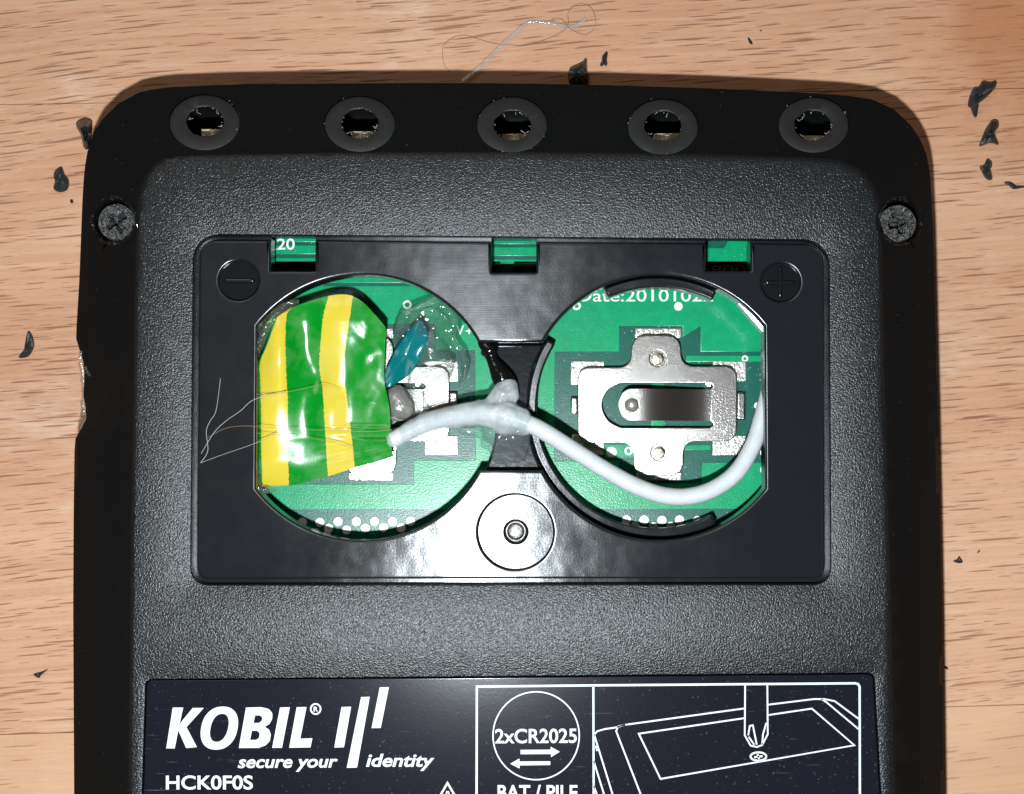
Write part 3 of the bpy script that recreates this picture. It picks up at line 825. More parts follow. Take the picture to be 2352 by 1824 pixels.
    for x0, y0, x1, y1 in ((50, 770, 118, 940), (1752, 720, 1835, 1000)):
        mb = MB(); mb.plate([fillet([W(ZR(x, y)[0] + du, ZR(x, y)[1], ZK - .2).to_2d() for x, y in ((x0, y0), (x1, y0), (x1, y1), (x0, y1))], 0.12, 4)], ZK - 0.12, ZB, 0.1, 3)
        mb.build('side_lug', M['nickel'], c)
    return c
c1 = contact(0); c1['label'] = 'nickel battery contact with spring tongue left uncovered in the right pocket'
c2 = contact(-661); c2['label'] = 'battery contact mostly hidden under striped tape and glue'

# ================================================================ battery tray
LC, RC, RR = P(772, 868, Z_TRAY).to_2d(), P(1407, 868, Z_TRAY).to_2d(), 284 * PK / PXMM
def arc(c, r, a0, a1, n): return [Vector((c.x + r * math.cos(a0 + (a1 - a0) * k / n), c.y + r * math.sin(a0 + (a1 - a0) * k / n))) for k in range(n + 1)]
yT, yB = P(1092, 730, Z_TRAY).y, P(1092, 1003, Z_TRAY).y
aT, aB = math.asin((yT - LC.y) / RR), math.asin((yB - LC.y) / RR)
fl = math.acos((225 * PK / PXMM) / RR)
dumb = arc(LC, RR, aT, math.pi - fl, 44) + arc(LC, RR, math.pi + fl, 2 * math.pi + aB, 44) + arc(RC, RR, math.pi - aB, 2 * math.pi - fl, 44) + arc(RC, RR, fl, math.pi - aT, 44)
notches = [(577, 672, 578), (1049, 1144, 581), (1506, 1601, 578)]
def tray_outline(x0, y0, x1, y1, r):
    tl, tr, br, bl = P(x0, y0, Z_TRAY).to_2d(), P(x1, y0 + 10, Z_TRAY).to_2d(), P(x1 + 2, y1, Z_TRAY).to_2d(), P(x0 - 5, y1 + 1, Z_TRAY).to_2d()
    l = []
    for a, b_, d in notches:
        ya = y0 + 10 * (a - x0) / (x1 - x0)
        l += [P(a, ya, Z_TRAY).to_2d(), P(a, d, Z_TRAY).to_2d(), P(b_, d, Z_TRAY).to_2d(), P(b_, ya, Z_TRAY).to_2d()]
    return fillet([tl] + l + [tr, br, bl], [r] + [0.12, 0.05, 0.05, 0.12] * 3 + [r, r * .6, r * .6], 6)
boss = P(1100, 1135, Z_TRAY).to_2d(); boss_r = 79 * PK / PXMM
marks = [(P(509, 598, Z_TRAY).to_2d(), 42.5 * PK / PXMM, False), (P(1665, 602, Z_TRAY).to_2d(), 41.5 * PK / PXMM, True)]
hole_loops = [dumb, circle(boss, boss_r, 64)] + [circle(c, r, 48) for c, r, _ in marks]
mb = MB(); mb.plate([tray_outline(425, 511, 1757, 1234, 1.35)] + hole_loops, Z_TRAY, 8.9, 0.18, 4)
fl_holes = [offset(ccw(l), 0.0) for l in hole_loops]
mb.plate([tray_outline(414.5, 503, 1767, 1245, 1.7)] + fl_holes, 8.9, 7.2, 0.03, 1)
tray = mb.build('battery_tray', M['tray'], reader, 40)
# polarity marks
for c, r, plus in marks:
    mb = MB(); mb.lathe(c, [(r, Z_TRAY - 0.02), (r, Z_TRAY - 0.24), (r * 0.5, Z_TRAY - 0.24), (0, Z_TRAY - 0.24)], 48)
    mk = mb.build('polarity_recess', M['smooth'], tray)
    L = r * 0.84
    for dx, dy in ([(1, 0), (0, 1)] if plus else [(1, 0)]):
        d = Vector((dx, dy, 0)); n = 18; pth, rad = [], []
        for k in range(n + 1):
            s = -1 + 2 * k / n; pth.append(Vector((c.x, c.y, Z_TRAY - 0.24)) + d * (L * s)); rad.append(0.19 * (max(0.02, 1 - abs(s) ** 10)) ** .5)
        mb = MB(); mb.tube(pth, rad, 12, flat=0.8)
        mb.build('plus_sign_bar' if plus else 'minus_sign_bar', M['smooth'], mk, 60)
# screw boss with conical bore
zb = Z_TRAY - 0.36
mb = MB(); mb.lathe(boss, [(boss_r, Z_TRAY - 0.1), (boss_r, zb), (boss_r - .05, zb), (0.98, zb - 0.0), (0.93, zb - 0.06), (0.80, zb - 0.25), (0.68, zb - 0.5), (0.60, zb - 1.2), (0.55, zb - 2.2), (0.55, zb - 3.4)], 64)
bo = mb.build('screw_boss', M['tray'], tray, 22)
mb = MB(); mb.lathe(boss, [(0.6, zb - 0.95), (0.5, zb - 0.84), (0.0, zb - 0.83)], 32); mb.build('threaded_insert', M['brass'], bo, 60)
# clips that held the cells
def clip(a0, a1, r0, r1, zt, zb_):
    a0, a1 = math.radians(a0), math.radians(a1); n = max(8, int((a1 - a0) * 22))
    mb = MB(); mb.plate([fillet(arc(RC, r1, a0, a1, n) + arc(RC, r0, a1, a0, n), [0.0] * 0 or 0.05, 1)], zt, zb_, 0.12, 3)
    return mb.build('battery_clip', M['tray'], tray, 40)
k_ = PK / PXMM
clip(63, 114, 261 * k_, 281 * k_, 8.0, 6.0)
clip(148, 297, 261 * k_, 281 * k_, 7.2, 5.2)
ch = [W(*Z5(1640, 446), 8.6), W(*Z5(1768, 592), 8.6), W(*Z5(1757, 640), 8.46), W(*Z5(1600, 462), 8.50)]
mb = MB(); mb.add(ch + [p - Vector((0, 0, 1.2)) for p in ch], [(3, 2, 1, 0), (4, 5, 6, 7), (0, 1, 5, 4), (1, 2, 6, 5), (2, 3, 7, 6), (3, 0, 4, 7)])
mb.build('pocket_chamfer', M['tray'], tray)
# bridge between the pockets, lower than the tray
zg = 7.6
def Q(u, v): return P(u, v, zg).to_2d()
bl = smooth_path([Q(1032, 735), Q(1052, 790), Q(1060, 868), Q(1052, 950), Q(1032, 1010)], 16)
br = smooth_path([Q(1160, 1010), Q(1136, 950), Q(1128, 868), Q(1136, 790), Q(1160, 735)], 16)
mb = MB(); mb.plate([bl + br], zg, 5.5, 0.15, 3); br_o = mb.build('pocket_bridge', M['smooth'], tray)

# ================================================================ label with its print
ZF = 9.9
mb = MB(); mb.plate([offset(ccw(labelhole), 0.10)], ZF, 9.3, 0.05, 2)
plate_o = mb.build('printed_label', M['film'], reader)
ZI = ZF + 0.004
def poly(name, zf, loops, parent=plate_o):
    mb = MB(); mb.plate([[W(*zf(x, y), ZI).to_2d() for x, y in l] for l in loops], ZI + 0.015, ZI, 0); return mb.build(name, M['ink'], parent)
def strokes(name, zf, lines, wpx, parent=plate_o):
    mb = MB()
    for ln in lines:
        closed = ln[0] == 'c'; ln = ln[1:] if closed else ln
        mb.stroke([W(*zf(x, y), ZI).to_2d() for x, y in ln], wpx / PXMM, ZI, closed)
    return mb.build(name, M['ink'], parent)
# K
poly('logo_letter', ZL, [[(258, 280), (322, 280), (300, 380), (380, 283), (448, 282), (342, 400), (406, 522), (340, 528), (292, 420), (270, 530), (218, 530)]])
def sup(cx, cy, a, b_, sh, n=40, e=2.25):
    out = []
    for k in range(n):
        t = 2 * math.pi * k / n; c, s = math.cos(t), math.sin(t)
        x = a * abs(c) ** (2 / e) * (1 if c > 0 else -1); y = b_ * abs(s) ** (2 / e) * (1 if s > 0 else -1)
        out.append((cx + x - y * sh, cy + y))
    return out
poly('logo_letter', ZL, [sup(543, 406, 112, 132, 0.16), sup(543, 404, 54, 86, 0.20)])          # O
B_out = [(706, 280), (800, 278), (845, 288), (868, 315), (866, 350), (850, 380), (820, 398), (848, 416), (858, 446), (852, 485), (825, 512), (780, 527), (662, 528)]
poly('logo_letter', ZL, [[p for p in map(tuple, fillet([Vector(q) for q in B_out], [0, 20, 25, 25, 20, 20, 4, 20, 20, 25, 25, 20, 0], 3))],
     [(762, 328), (790, 328), (806, 340), (802, 362), (785, 374), (752, 375)], [(742, 422), (772, 422), (790, 436), (786, 466), (766, 478), (731, 478)]])   # B
poly('logo_letter', ZL, [[(914, 280), (974, 278), (926, 526), (866, 527)]])                       # I
poly('logo_letter', ZL, [[(1016, 278), (1076, 277), (1038, 470), (1112, 468), (1100, 524), (970, 526)]])   # L
strokes('registered_sign', ZL, [['c'] + sup(1132, 289, 30, 31, 0, 28, 2)], 3.6)
text_obj('registered_sign', 'R', 1119, 1147, 304, 30, ZI, M['ink'], plate_o, bold=0.03, zf=ZL)
for q in ([(1290, 277), (1349, 275), (1305, 523), (1246, 525)], [(1410, 216), (1463, 214), (1385, 647), (1322, 649)], [(1524, 157), (1580, 155), (1530, 405), (1474, 406)]):
    poly('logo_bar', ZL, [q])
text_obj('slogan', 'secure your', 655, 1268, 648, 78, ZI, M['ink'], plate_o, bold=0.022, shear=0.22, zf=ZL, slope=-0.006)
text_obj('slogan', 'identity', 1440, 1858, 640, 80, ZI, M['ink'], plate_o, bold=0.022, shear=0.22, zf=ZL)
text_obj('type_number', 'HCK0F0S', 216, 748, 779, 86, ZI, M['ink'], plate_o, bold=0.019, zf=ZL)
strokes('warning_triangle', ZL, [[(1870, 860), (1938, 742), (2008, 860)]], 4.6)
strokes('warning_triangle', ZL, [[(1930, 812), (1934, 795), (1944, 795), (1948, 812)]], 3)
# battery box
strokes('frame_line', ZM, [[(72, 900), (74, 120), (634, 114), (1900, 104), (1913, 108), (1920, 120), (1922, 900)]], 5.0)
strokes('frame_line', ZM, [[(636, 116), (638, 900)]], 4.6)
strokes('circle_line', ZM, [['c'] + sup(360, 357, 208, 212, 0, 80, 2)], 3.0)
text_obj('battery_type', '2xCR2025', 162, 556, 392, 70, ZI, M['ink'], plate_o, bold=0.016, zf=ZM, slope=-0.006)
poly('arrow', ZM, [[(285, 425), (430, 424), (430, 410), (474, 434), (432, 460), (431, 445), (285, 446)]])
poly('arrow', ZM, [[(428, 480), (280, 481), (279, 467), (235, 492), (280, 515), (281, 500), (428, 498)]])
text_obj('battery_caption', 'BAT / PILE', 174, 560, 664, 72, ZI, M['ink'], plate_o, bold=0.02, zf=ZM)
# drawing of the open reader and a screwdriver
strokes('drawing_line', ZM, [
    [(640, 352), (655, 335), (690, 325), (745, 317), (790, 304), (1365, 225)], [(1480, 207), (1700, 180), (1750, 180), (1800, 190), (1915, 275)], [(1735, 180), (1760, 195), (1915, 325)],
    [(790, 304), (755, 312), (746, 335), (880, 680)], [(640, 352), (735, 660)], [(638, 480), (700, 680)], [(638, 600), (668, 680)], [(646, 405), (655, 430)],
    [(1365, 272), (855, 347), (960, 565), (1895, 403), (1690, 226), (1480, 257)],
    [(1368, 112), (1366, 355), (1395, 405), (1425, 411), (1450, 402), (1477, 350), (1475, 112)],
    [(1383, 355), (1390, 310), (1405, 306), (1424, 400)], [(1412, 400), (1385, 362)], [(1450, 400), (1454, 350), (1470, 295)]], 3.6)
strokes('screw_symbol', ZM, [['c'] + sup(1432, 457, 38, 20, 0, 30, 2), [(1412, 460), (1452, 455)], [(1428, 446), (1436, 469)]], 4.2)

# ================================================================ white wire
def path3(zf, pts_, n): return smooth_path([W(*zf(x, y), z) for x, y, z in pts_], n)
wp = path3(Z6, [(-463, 289, 8.1), (-270, 192, 8.45), (-65, 145, 9.0), (110, 126, 9.4), (230, 150, 9.5), (400, 215, 9.5), (600, 338, 9.3), (800, 462, 9.0), (980, 560, 8.8), (1150, 618, 8.6), (1300, 625, 8.5), (1450, 582, 8.4), (1590, 480, 8.2), (1690, 315, 7.9), (1750, 130, 7.6), (1790, -20, 7.3), (1830, -160, 6.9)], 120)
mb = MB(); mb.tube(wp, [0.655 * (1 + 0.03 * noise.noise((i * 0.11, 0, 5)) + 0.012 * noise.noise((i * 0.5, 3, 5))) for i in range(120)], 24)
wire = tag(recentre(mb.build('wire', M['wire'], None, 60)), 'white insulated wire curving across the right battery pocket', 'wire')

# ================================================================ striped tape
cols = [[(235, 360), (165, 560), (110, 690), (90, 800), (85, 1000), (85, 1300), (90, 1585)],
        [(248, 352), (176, 560), (120, 700), (125, 900), (128, 1200), (130, 1400), (140, 1622)],
        [(360, 280), (315, 350), (308, 550), (315, 800), (325, 1000), (322, 1300), (335, 1615)],
        [(635, 195), (595, 350), (570, 600), (568, 750), (590, 900), (605, 1150), (630, 1545)],
        [(815, 195), (785, 400), (755, 620), (745, 770), (770, 950), (800, 1200), (830, 1480)],
        [(945, 295), (930, 500), (905, 700), (900, 850), (930, 1050), (950, 1250), (975, 1442)],
        [(1062, 430), (1055, 650), (1052, 830), (1085, 1000), (1097, 1150), (1090, 1280), (1120, 1395)]]
nr, sub = 130, 16
cc = [resample(smooth_path([Vector(p) for p in c], 60), nr, False) for c in cols]
vv, ff, uvs = [], [], []
def bellz(x, y, cx, cy, sx, sy): return math.exp(-((x - cx) / sx) ** 2 - ((y - cy) / sy) ** 2)
def tape_z(x, y):
    z = 8.25
    z += 1.0 * bellz(x, y, 260, 640, 120, 330) + 0.35 * bellz(x, y, 230, 1250, 170, 330)
    z += 0.10 * max(-4.5, min(4.5, (820 - y) / 98.0))
    z -= 0.35 * bellz(x, y, 470, 600, 110, 360)
    z += 0.50 * bellz(x, y, 640, 1080, 120, 170) + 0.25 * bellz(x, y, 690, 420, 160, 260)
    z -= 0.38 * bellz(x, y, 560, 780, 80, 130)
    z -= 0.9 * max(0, (150 - x) / 110) ** 2
    z -= 0.55 * max(0, (y - 1400) / 200) ** 2 + 0.4 * max(0, (330 - y) / 200) ** 2
    # folds running right from the ridge
    for k, (cy, sl, am, wd) in enumerate(((1190, 0.02, .22, 30), (1265, 0.03, .20, 26), (1335, -0.16, .18, 28), (1430, -0.26, .16, 30))):
        f = max(0.0, min(1.0, (x - 520) / 260)); z += am * f * math.exp(-((y - (cy + sl * (x - 700))) / wd) ** 2)
    f = max(0.0, min(1.0, (x - 780) / 120))
    q = Vector((x / 60, y / 60, 0)); z += f * (0.10 * noise.noise(q * .36) + 0.035 * noise.noise(q * 0.9)) * (1 if y < 1000 else 0.6)
    z += 0.10 * max(0.0, x - 760) / 98.0
    z += 0.05 * noise.noise(Vector((x / 140, y / 170, 4)))
    z += 0.16 * abs(noise.noise(Vector((x / 70, y / 90, 8)))) * bellz(x, y, 330, 420, 90, 140)
    return z
for i in range(nr):
    for c in range(len(cols) - 1):
        for s in range(sub + (1 if c == len(cols) - 2 else 0)):
            t = s / sub
            q0, q1, q2, q3 = cc[max(c - 1, 0)][i], cc[c][i], cc[c + 1][i], cc[min(c + 2, len(cols) - 1)][i]
            p = q1.lerp(q2, t) + 0.5 * (t * (1 - t)) * ((q1 - q0) - (q3 - q2)) * 0.5 if 1 < c else q1.lerp(q2, t)
            if c == 4 or c == 5: pass
            q = W(*ZT(p.x, p.y), tape_z(p.x, p.y)); vv.append(q); uvs.append(((c + t) / 6, i / (nr - 1)))
nc = (len(cols) - 1) * sub + 1
for i in range(nr - 1):
    for j in range(nc - 1):
        a = i * nc + j; ff.append((a, a + nc, a + nc + 1, a + 1))
# underside, 0.13 mm thick
nv = len(vv); vv += [p - Vector((0, 0, 0.13)) for p in vv]; uvs += uvs
ff += [tuple(q + nv for q in f[::-1]) for f in ff]
for j in range(nc - 1):
    a, b_ = j, (nr - 1) * nc + j; ff.append((a, a + 1, a + 1 + nv, a + nv)); ff.append((b_ + 1, b_, b_ + nv, b_ + 1 + nv))
for i in range(nr - 1):
    a, b_ = i * nc, i * nc + nc - 1; ff.append((a + nc, a, a + nv, a + nc + nv)); ff.append((b_, b_ + nc, b_ + nc + nv, b_ + nv))
me = bpy.data.meshes.new('insulating_tape'); me.from_pydata([tuple(p) for p in vv], [], ff)
ul = me.uv_layers.new(name='UVMap')
for lp in me.loops: ul.data[lp.index].uv = uvs[lp.vertex_index]
me.shade_smooth(); me.set_sharp_from_angle(angle=math.radians(60))
tape = tag(recentre(link('insulating_tape', me, M['tape'])), 'crumpled green and yellow striped tape covering the left battery pocket', 'tape')

# ================================================================ hot glue and melted bits
def G(zf, pts_, k): return [(W(*zf(x, y), z), r / (k * PXMM)) for x, y, z, r in pts_]
kc = 3.529
me = blob_mesh('glue_lump', [
    G(ZC, [(360, 1310, 8.1, 62), (480, 1245, 8.3, 80), (620, 1175, 8.5, 92), (760, 1135, 8.8, 92), (900, 1110, 9.1, 100), (1060, 1090, 9.4, 112), (1180, 1100, 9.6, 125)], kc),
    G(ZC, [(1180, 1100, 9.5, 125), (1280, 1130, 9.7, 150), (1380, 1150, 9.5, 120), (1430, 1180, 9.3, 95)], kc),
    G(ZC, [(1200, 1060, 9.4, 120), (1240, 960, 9.3, 100), (1290, 880, 9.3, 92)], kc),
    G(ZC, [(1290, 880, 9.3, 90), (1310, 950, 9.2, 82)], kc)], 0.11, 0.10, 1.3, 5)
glue1 = tag(recentre(link('glue_lump', me, M['milky'])), 'milky hot glue lump holding the white wire on the bridge between the pockets', 'glue')
me = blob_mesh('glue_skin', [
    G(ZC, [(1180, 1230, 8.6, 110), (1220, 1330, 8.1, 110), (1230, 1430, 7.8, 80)], kc), G(ZC, [(1390, 1230, 8.6, 110), (1370, 1330, 8.1, 105), (1370, 1420, 7.8, 85)], kc),
    G(ZC, [(1130, 1340, 7.9, 60), (1140, 1250, 8.2, 70), (1010, 1235, 8.2, 45), (920, 1235, 8.2, 30)], kc), G(ZC, [(1280, 1300, 8.3, 130), (1300, 1400, 7.9, 110)], kc)], 0.12, 0.08, 1.2, 8)
glue2 = tag(recentre(link('glue_skin', me, M['smoky'])), 'smoky clear glue film sagging below the wire over the black bridge', 'glue')
me = blob_mesh('melted_spike', [G(ZC, [(1095, 520, 8.6, 50), (1140, 580, 8.7, 62), (1165, 660, 8.8, 45), (1195, 720, 8.9, 62), (1245, 800, 9.1, 88), (1280, 850, 9.1, 90)], kc), G(ZC, [(1180, 560, 8.4, 40), (1110, 600, 8.3, 40)], kc)], 0.09, 0.05, 1.6, 5)
spike = tag(recentre(link('melted_plastic_spike', me, M['melt'])), 'glossy black melted plastic spike above the glued wire', 'plastic')
# clear glue over the left contact
me = blob_mesh('clear_glue', [
    G(ZC, [(385, 490, 7.2, 45), (410, 400, 7.4, 62), (480, 310, 7.5, 75), (590, 260, 7.5, 80), (700, 215, 7.6, 70), (790, 240, 7.7, 62), (850, 310, 7.6, 60), (845, 400, 7.3, 65)], kc),
    G(ZC, [(845, 400, 7.3, 65), (760, 480, 7.0, 90), (680, 560, 6.8, 110), (700, 680, 6.7, 120), (640, 760, 6.7, 110), (560, 800, 6.7, 80)], kc),
    G(ZC, [(850, 520, 6.8, 55), (920, 600, 6.7, 50), (945, 700, 6.6, 42), (935, 800, 6.6, 34), (905, 870, 6.6, 22)], kc),
    G(ZC, [(600, 450, 6.9, 130), (740, 360, 7.1, 110)], kc), G(ZC, [(560, 360, 7.0, 110), (680, 330, 7.1, 120), (800, 420, 7.0, 90)], kc), G(ZC, [(480, 470, 6.9, 80), (430, 560, 6.8, 60)], kc), G(ZC, [(640, 560, 6.5, 170), (690, 700, 6.3, 190), (640, 800, 6.2, 150)], kc), G(ZC, [(560, 980, 6.6, 70), (600, 1040, 6.6, 65), (570, 1100, 6.7, 50)], kc), G(ZC, [(520, 880, 6.5, 60), (560, 980, 6.6, 70)], kc)], 0.11, 0.22, 0.7, 14)
glue3 = tag(recentre(link('clear_glue', me, M['clear'])), 'clear shiny hot glue heaped beside the striped tape over the left contact', 'glue')
me = blob_mesh('solder_joint', [G(ZC, [(390, 960, 6.2, 105), (420, 1030, 6.2, 120), (450, 1050, 6.2, 100)], kc)], 0.1, 0.07, 1.4, 6)
solder = tag(recentre(link('solder_joint', me, M['solder'])), 'lumpy silver solder joint at the right edge of the tape', 'solder')
# teal scrap
tl = [(570, 330), (612, 352), (650, 450), (640, 520), (560, 700), (500, 775), (420, 835), (312, 888), (292, 800), (300, 735), (390, 560), (480, 430)]
tz = lambda x, y: 7.55 + 0.9 * (y - 330) / 550 + 0.2 * math.sin((x - y) / 120)
mb = MB(); lp = resample([Vector(p) for p in tl], 72)
cen = Vector((470, 620)); rings = []
for f, dz in ((1.0, -0.22), (1.0, -0.05), (0.94, 0.0), (0.6, 0.06), (0.3, 0.03), (0.02, 0.0)):
    rings.append([W(*ZC(*(cen.lerp(p, f))), tz(*cen.lerp(p, f)) + dz + 0.12 * noise.noise((p.x * f / 90, p.y * f / 90, 1))) for p in lp])
for a, b_ in zip(rings, rings[1:]): mb.ring_strip(a[::-1], b_[::-1])
scrap = tag(recentre(mb.build('plastic_scrap', M['teal'], None, 50)), 'teal plastic scrap stuck in the clear glue beside the tape', 'plastic')
# crumpled clear edge of the tape along the upper left of the pocket, and one at the lower left corner
kt = 3.258
me = blob_mesh('clear_film', [
    G(ZT, [(390, 240, 8.7, 26), (330, 270, 8.9, 34), (260, 310, 8.9, 36), (200, 380, 8.9, 38), (160, 450, 8.8, 36), (125, 540, 8.6, 30), (105, 640, 8.4, 22)], kt),
    G(ZT, [(350, 245, 8.6, 20), (240, 290, 8.6, 24), (140, 390, 8.6, 24), (105, 480, 8.5, 20)], kt), G(ZT, [(215, 360, 9.1, 34), (200, 400, 9.1, 36)], kt)], 0.075, 0.22, 2.2, 2)
cf1 = tag(recentre(link('clear_film', me, M['film2'])), 'crumpled clear film along the upper left edge of the striped tape', 'film')
me = blob_mesh('clear_film', [G(ZT, [(95, 1480, 8.2, 22), (100, 1560, 8.2, 26), (120, 1640, 8.1, 26), (180, 1655, 8.1, 24), (250, 1640, 8.0, 12)], kt)], 0.075, 0.18, 2.2, 2)
cf2 = tag(recentre(link('clear_film', me, M['clear'])), 'small clear glue bead at the lower left corner of the striped tape', 'glue')
# thin clear skin lying along the right pocket's upper rim
ZN = zoom(160, 700, 4.033)
me = blob_mesh('glue_drip', [G(ZN, [(105, 545, 6.4, 26), (125, 640, 6.3, 28), (130, 760, 6.1, 26), (125, 900, 5.9, 26), (140, 1000, 6.0, 38), (125, 1070, 5.8, 36), (100, 1130, 5.5, 28)], 4.033), G(ZN, [(150, 580, 6.6, 18), (180, 650, 6.8, 22)], 4.033), G(ZN, [(110, 430, 6.5, 16), (100, 500, 6.4, 18)], 4.033)], 0.07, 0.12, 2.4, 2)
drip = tag(recentre(link('glue_drip', me, M['clear'])), 'shiny glue drip in the broken notch of the left case edge', 'glue')

# ================================================================ threads and hairs
def thread(name, zf, pts_, r, mat, label, cat, n=60, flat=1.0):
    p3 = path3(zf, pts_, n)
    mb = MB(); mb.tube(p3, r, 6, flat=flat); return tag(recentre(mb.build(name, mat, None, 80)), label, cat)
ZG = zoom(440, 900, 2.951)
thread('glue_thread', Z4, [(62, 480, 9.36), (110, 400, 9.38), (100, 270, 9.5), (125, 200, 9.5), (165, 130, 9.45), (190, -40, 9.4), (195, -90, 9.4)], 0.024, M['thread'], 'upright glue thread on the black tray left of the tape', 'thread')
thread('glue_thread', Z4, [(65, 420, 9.36), (150, 280, 9.5), (230, 200, 9.5), (330, 130, 9.5), (430, 50, 9.45), (640, 0, 9.5)], 0.024, M['thread'], 'glue thread rising right to the middle of the striped tape', 'thread')
thread('glue_thread', Z4, [(60, 482, 9.36), (200, 430, 9.4), (400, 360, 9.45), (560, 290, 9.4), (640, 190, 9.3)], 0.02, M['thread'], 'lowest glue thread running from the tray edge to the tape', 'thread')
thread('glue_thread', Z4, [(110, 310, 9.4), (240, 245, 9.5), (400, 232, 9.5), (640, 250, 9.3), (900, 260, 9.4), (1200, 270, 9.2), (1360, 255, 9.0)], 0.014, M['hair'], 'dark thread lying across the tape above its lower fold', 'thread')
thread('glue_thread', Z4, [(440, 280, 9.2), (700, 300, 9.0), (950, 340, 9.2), (1100, 385, 9.0)], 0.014, M['hair'], 'dark thread sloping across the lower half of the tape', 'thread')
thread('glue_thread', Z3, [(440, 1140, 9.2), (600, 1130, 9.45), (760, 1100, 9.1), (900, 1075, 9.2), (1010, 1110, 9.2)], 0.014, M['hair'], 'dark thread across the middle of the striped tape', 'thread')
ZH = zoom(1000, 0, 4.368)
thread('clear_strand', ZH, [(265, 815, 0.4), (450, 670, 0.35), (640, 480, 0.3), (760, 370, 0.3), (900, 250, 0.25), (980, 222, 0.25), (1150, 235, 0.25), (1320, 270, 0.3), (1420, 255, 0.2), (1510, 190, 0.2)], 0.17, M['strand'], 'clear plastic strand lying on the wood above the reader', 'strand', 70, 0.6)
thread('hair', ZH, [(160, 720, .1), (100, 670, .1), (70, 560, .3), (90, 450, .4), (200, 370, .3), (320, 360, .2), (450, 400, .2), (600, 440, .2), (750, 455, .5), (900, 460, .3), (1150, 380, .2), (1320, 280, .6), (1335, 120, .3), (1450, 40, .3), (1560, 80, .3), (1605, 190, .3), (1590, 290, .2), (1500, 350, .2), (1380, 310, .3), (1310, 250, .6), (1270, 200, .4), (1200, 185, .3), (1150, 215, .2)], 0.016, M['hair'], 'fine brown hair looping over the clear strand', 'hair', 160)

# ================================================================ plastic shavings
def shaving(zf, poly_, h, label, seed=1, mat='shav'):
    rnd = random.Random(seed); l = [Vector(p) for p in poly_]; c = sum(l, Vector((0, 0))) / len(l)
    lp = resample(smooth_loop(l, len(l) * 4), max(24, len(l) * 3)); rings = []
    for f, dz in ((1.0, 0.02), (1.0, 0.4), (0.86, 0.75), (0.5, 1.0), (0.2, 0.85), (0.02, 0.7)):
        ring = []
        for p in lp:
            q = c.lerp(p, f); u, v = zf(q.x, q.y); w0 = W(u, v, 0)
            nz = noise.noise((w0.x * 1.7, w0.y * 1.7, seed)) * 0.55 + noise.noise((w0.x * 4, w0.y * 4, seed)) * 0.25
            z = max(0.02, h * dz * (1 + nz)) if dz > 0.02 else 0.02
            w_ = W(u, v, z); ring.append(w_)
        rings.append(ring)
    mb = MB()
    o = sum((area2([r.to_2d() for r in rings[0]]),))
    for a, b_ in zip(rings, rings[1:]):
        if o < 0: a, b_ = a[::-1], b_[::-1]
        mb.ring_strip(a, b_)
    return tag(recentre(mb.build('plastic_shaving', M[mat], None, 28)), label, 'shaving', 'dark plastic shavings scattered on the wood')
ZQ = zoom(2000, 0, 3.389); ZA = zoom(0, 0, 1.8825); ZU = zoom(1176, 0, 1.857); ZV = zoom(0, 1000, 2.055); ZX = zoom(1980, 1000, 2.056)
shaving(ZH, [(1345, 690), (1420, 650), (1480, 620), (1500, 585), (1520, 600), (1520, 680), (1530, 800), (1480, 828), (1350, 832), (1335, 760)], 1.2, 'thick black shaving touching the top edge of the reader', 1)
shaving(ZH, [(1720, 515), (1730, 540), (1722, 600), (1725, 655), (1700, 660), (1690, 645), (1678, 665), (1650, 655), (1668, 610), (1675, 560)], 0.5, 'small forked shaving just above the top edge of the reader', 2)
shaving(ZU, [(1005, 160), (1018, 168), (1027, 186), (1020, 190), (1010, 180)], 0.25, 'tiny black sliver alone on the wood above the fourth port', 3)
shaving(ZU, [(1055, 130), (1066, 128), (1062, 134)], 0.15, 'tiniest dark crumb above the sliver at the top', 13)
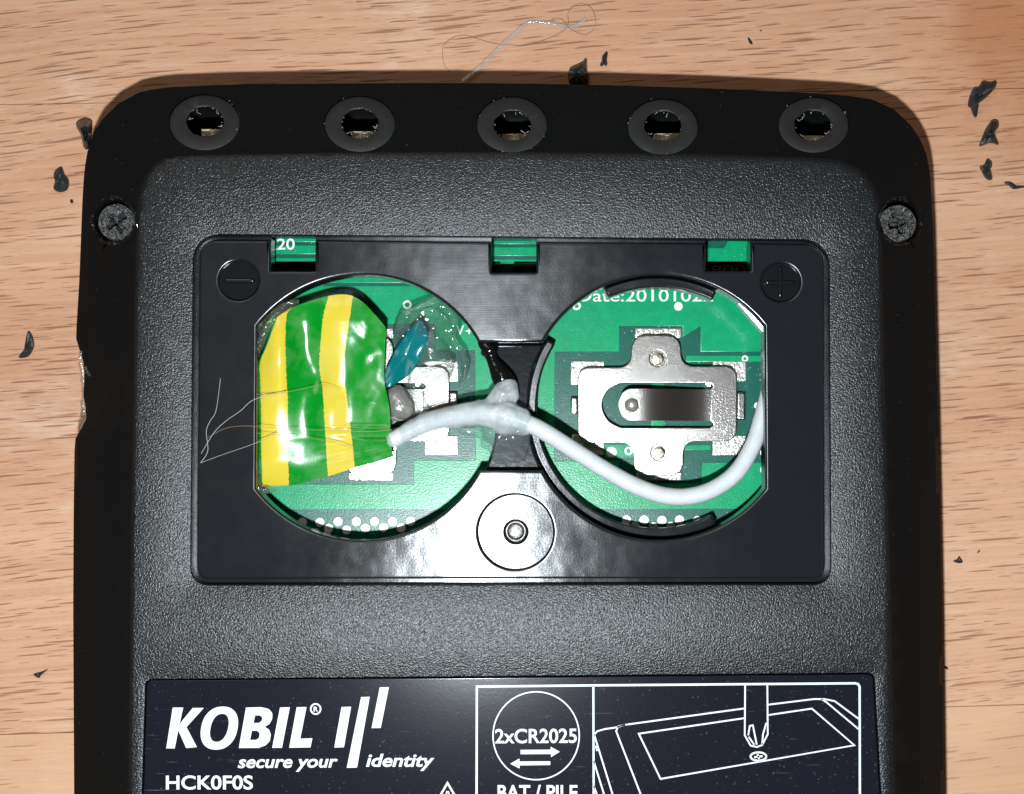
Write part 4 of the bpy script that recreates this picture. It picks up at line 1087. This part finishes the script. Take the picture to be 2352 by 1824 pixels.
shaving(ZQ, [(870, 630), (925, 640), (975, 628), (972, 680), (900, 760), (820, 830), (828, 905), (802, 910), (775, 835), (755, 830), (765, 760), (800, 685), (840, 675)], 0.8, 'largest leaf-shaped shaving with a stem, upper right on the wood', 4)
shaving(ZQ, [(945, 935), (985, 935), (998, 970), (990, 1000), (965, 1030), (978, 1080), (995, 1130), (930, 1112), (845, 1140), (870, 1060), (890, 1010), (920, 965)], 0.9, 'bell-shaped shaving with a knobbed top, right of the reader', 5)
shaving(ZQ, [(905, 1235), (940, 1260), (945, 1300), (932, 1315), (948, 1390), (920, 1405), (885, 1380), (862, 1335), (845, 1300), (880, 1285)], 0.8, 'shaving with a shiny curled edge, lowest of the three big ones right of the reader', 6)
shaving(ZQ, [(1035, 1420), (1090, 1415), (1120, 1452), (1193, 1446), (1240, 1470), (1190, 1462), (1108, 1474), (1075, 1445)], 0.35, 'thin wriggly shaving at the right edge of the picture', 7)
shaving(ZA, [(265, 720), (280, 755), (298, 780), (292, 820), (258, 832), (230, 815), (238, 785), (232, 768), (235, 742)], 0.6, 'drop-shaped shaving on the wood left of the screw', 8)
shaving(ZA, [(122, 1430), (142, 1458), (148, 1500), (122, 1542), (78, 1547), (100, 1525), (108, 1480)], 0.45, 'crescent-shaped shaving on the wood left of the broken notch', 9)
shaving(ZA, [(328, 535), (380, 515), (398, 545), (385, 640), (362, 640), (350, 585)], 2.6, 'black offcut sticking out from under the upper left corner of the reader', 10)
shaving(ZA, [(302, 866), (312, 862), (318, 874), (308, 880)], 0.3, 'small crumb below the drop-shaped shaving', 11)
shaving(ZV, [(158, 1126), (188, 1118), (228, 1104), (196, 1130), (186, 1146), (166, 1138)], 0.35, 'small tailed shaving on the lower left wood', 12)
shaving(ZX, [(430, 595), (448, 585), (458, 570), (470, 585), (476, 600), (455, 604)], 0.35, 'dark crumb on the wood right of the tray', 14)
shaving(ZX, [(543, 553), (556, 540), (558, 545), (548, 555)], 0.2, 'thin dark fleck beside the crumb on the right', 15)
shaving(ZX, [(388, 1090), (400, 1092), (408, 1104), (394, 1104)], 0.3, 'crumb touching the lower right edge of the reader', 16)
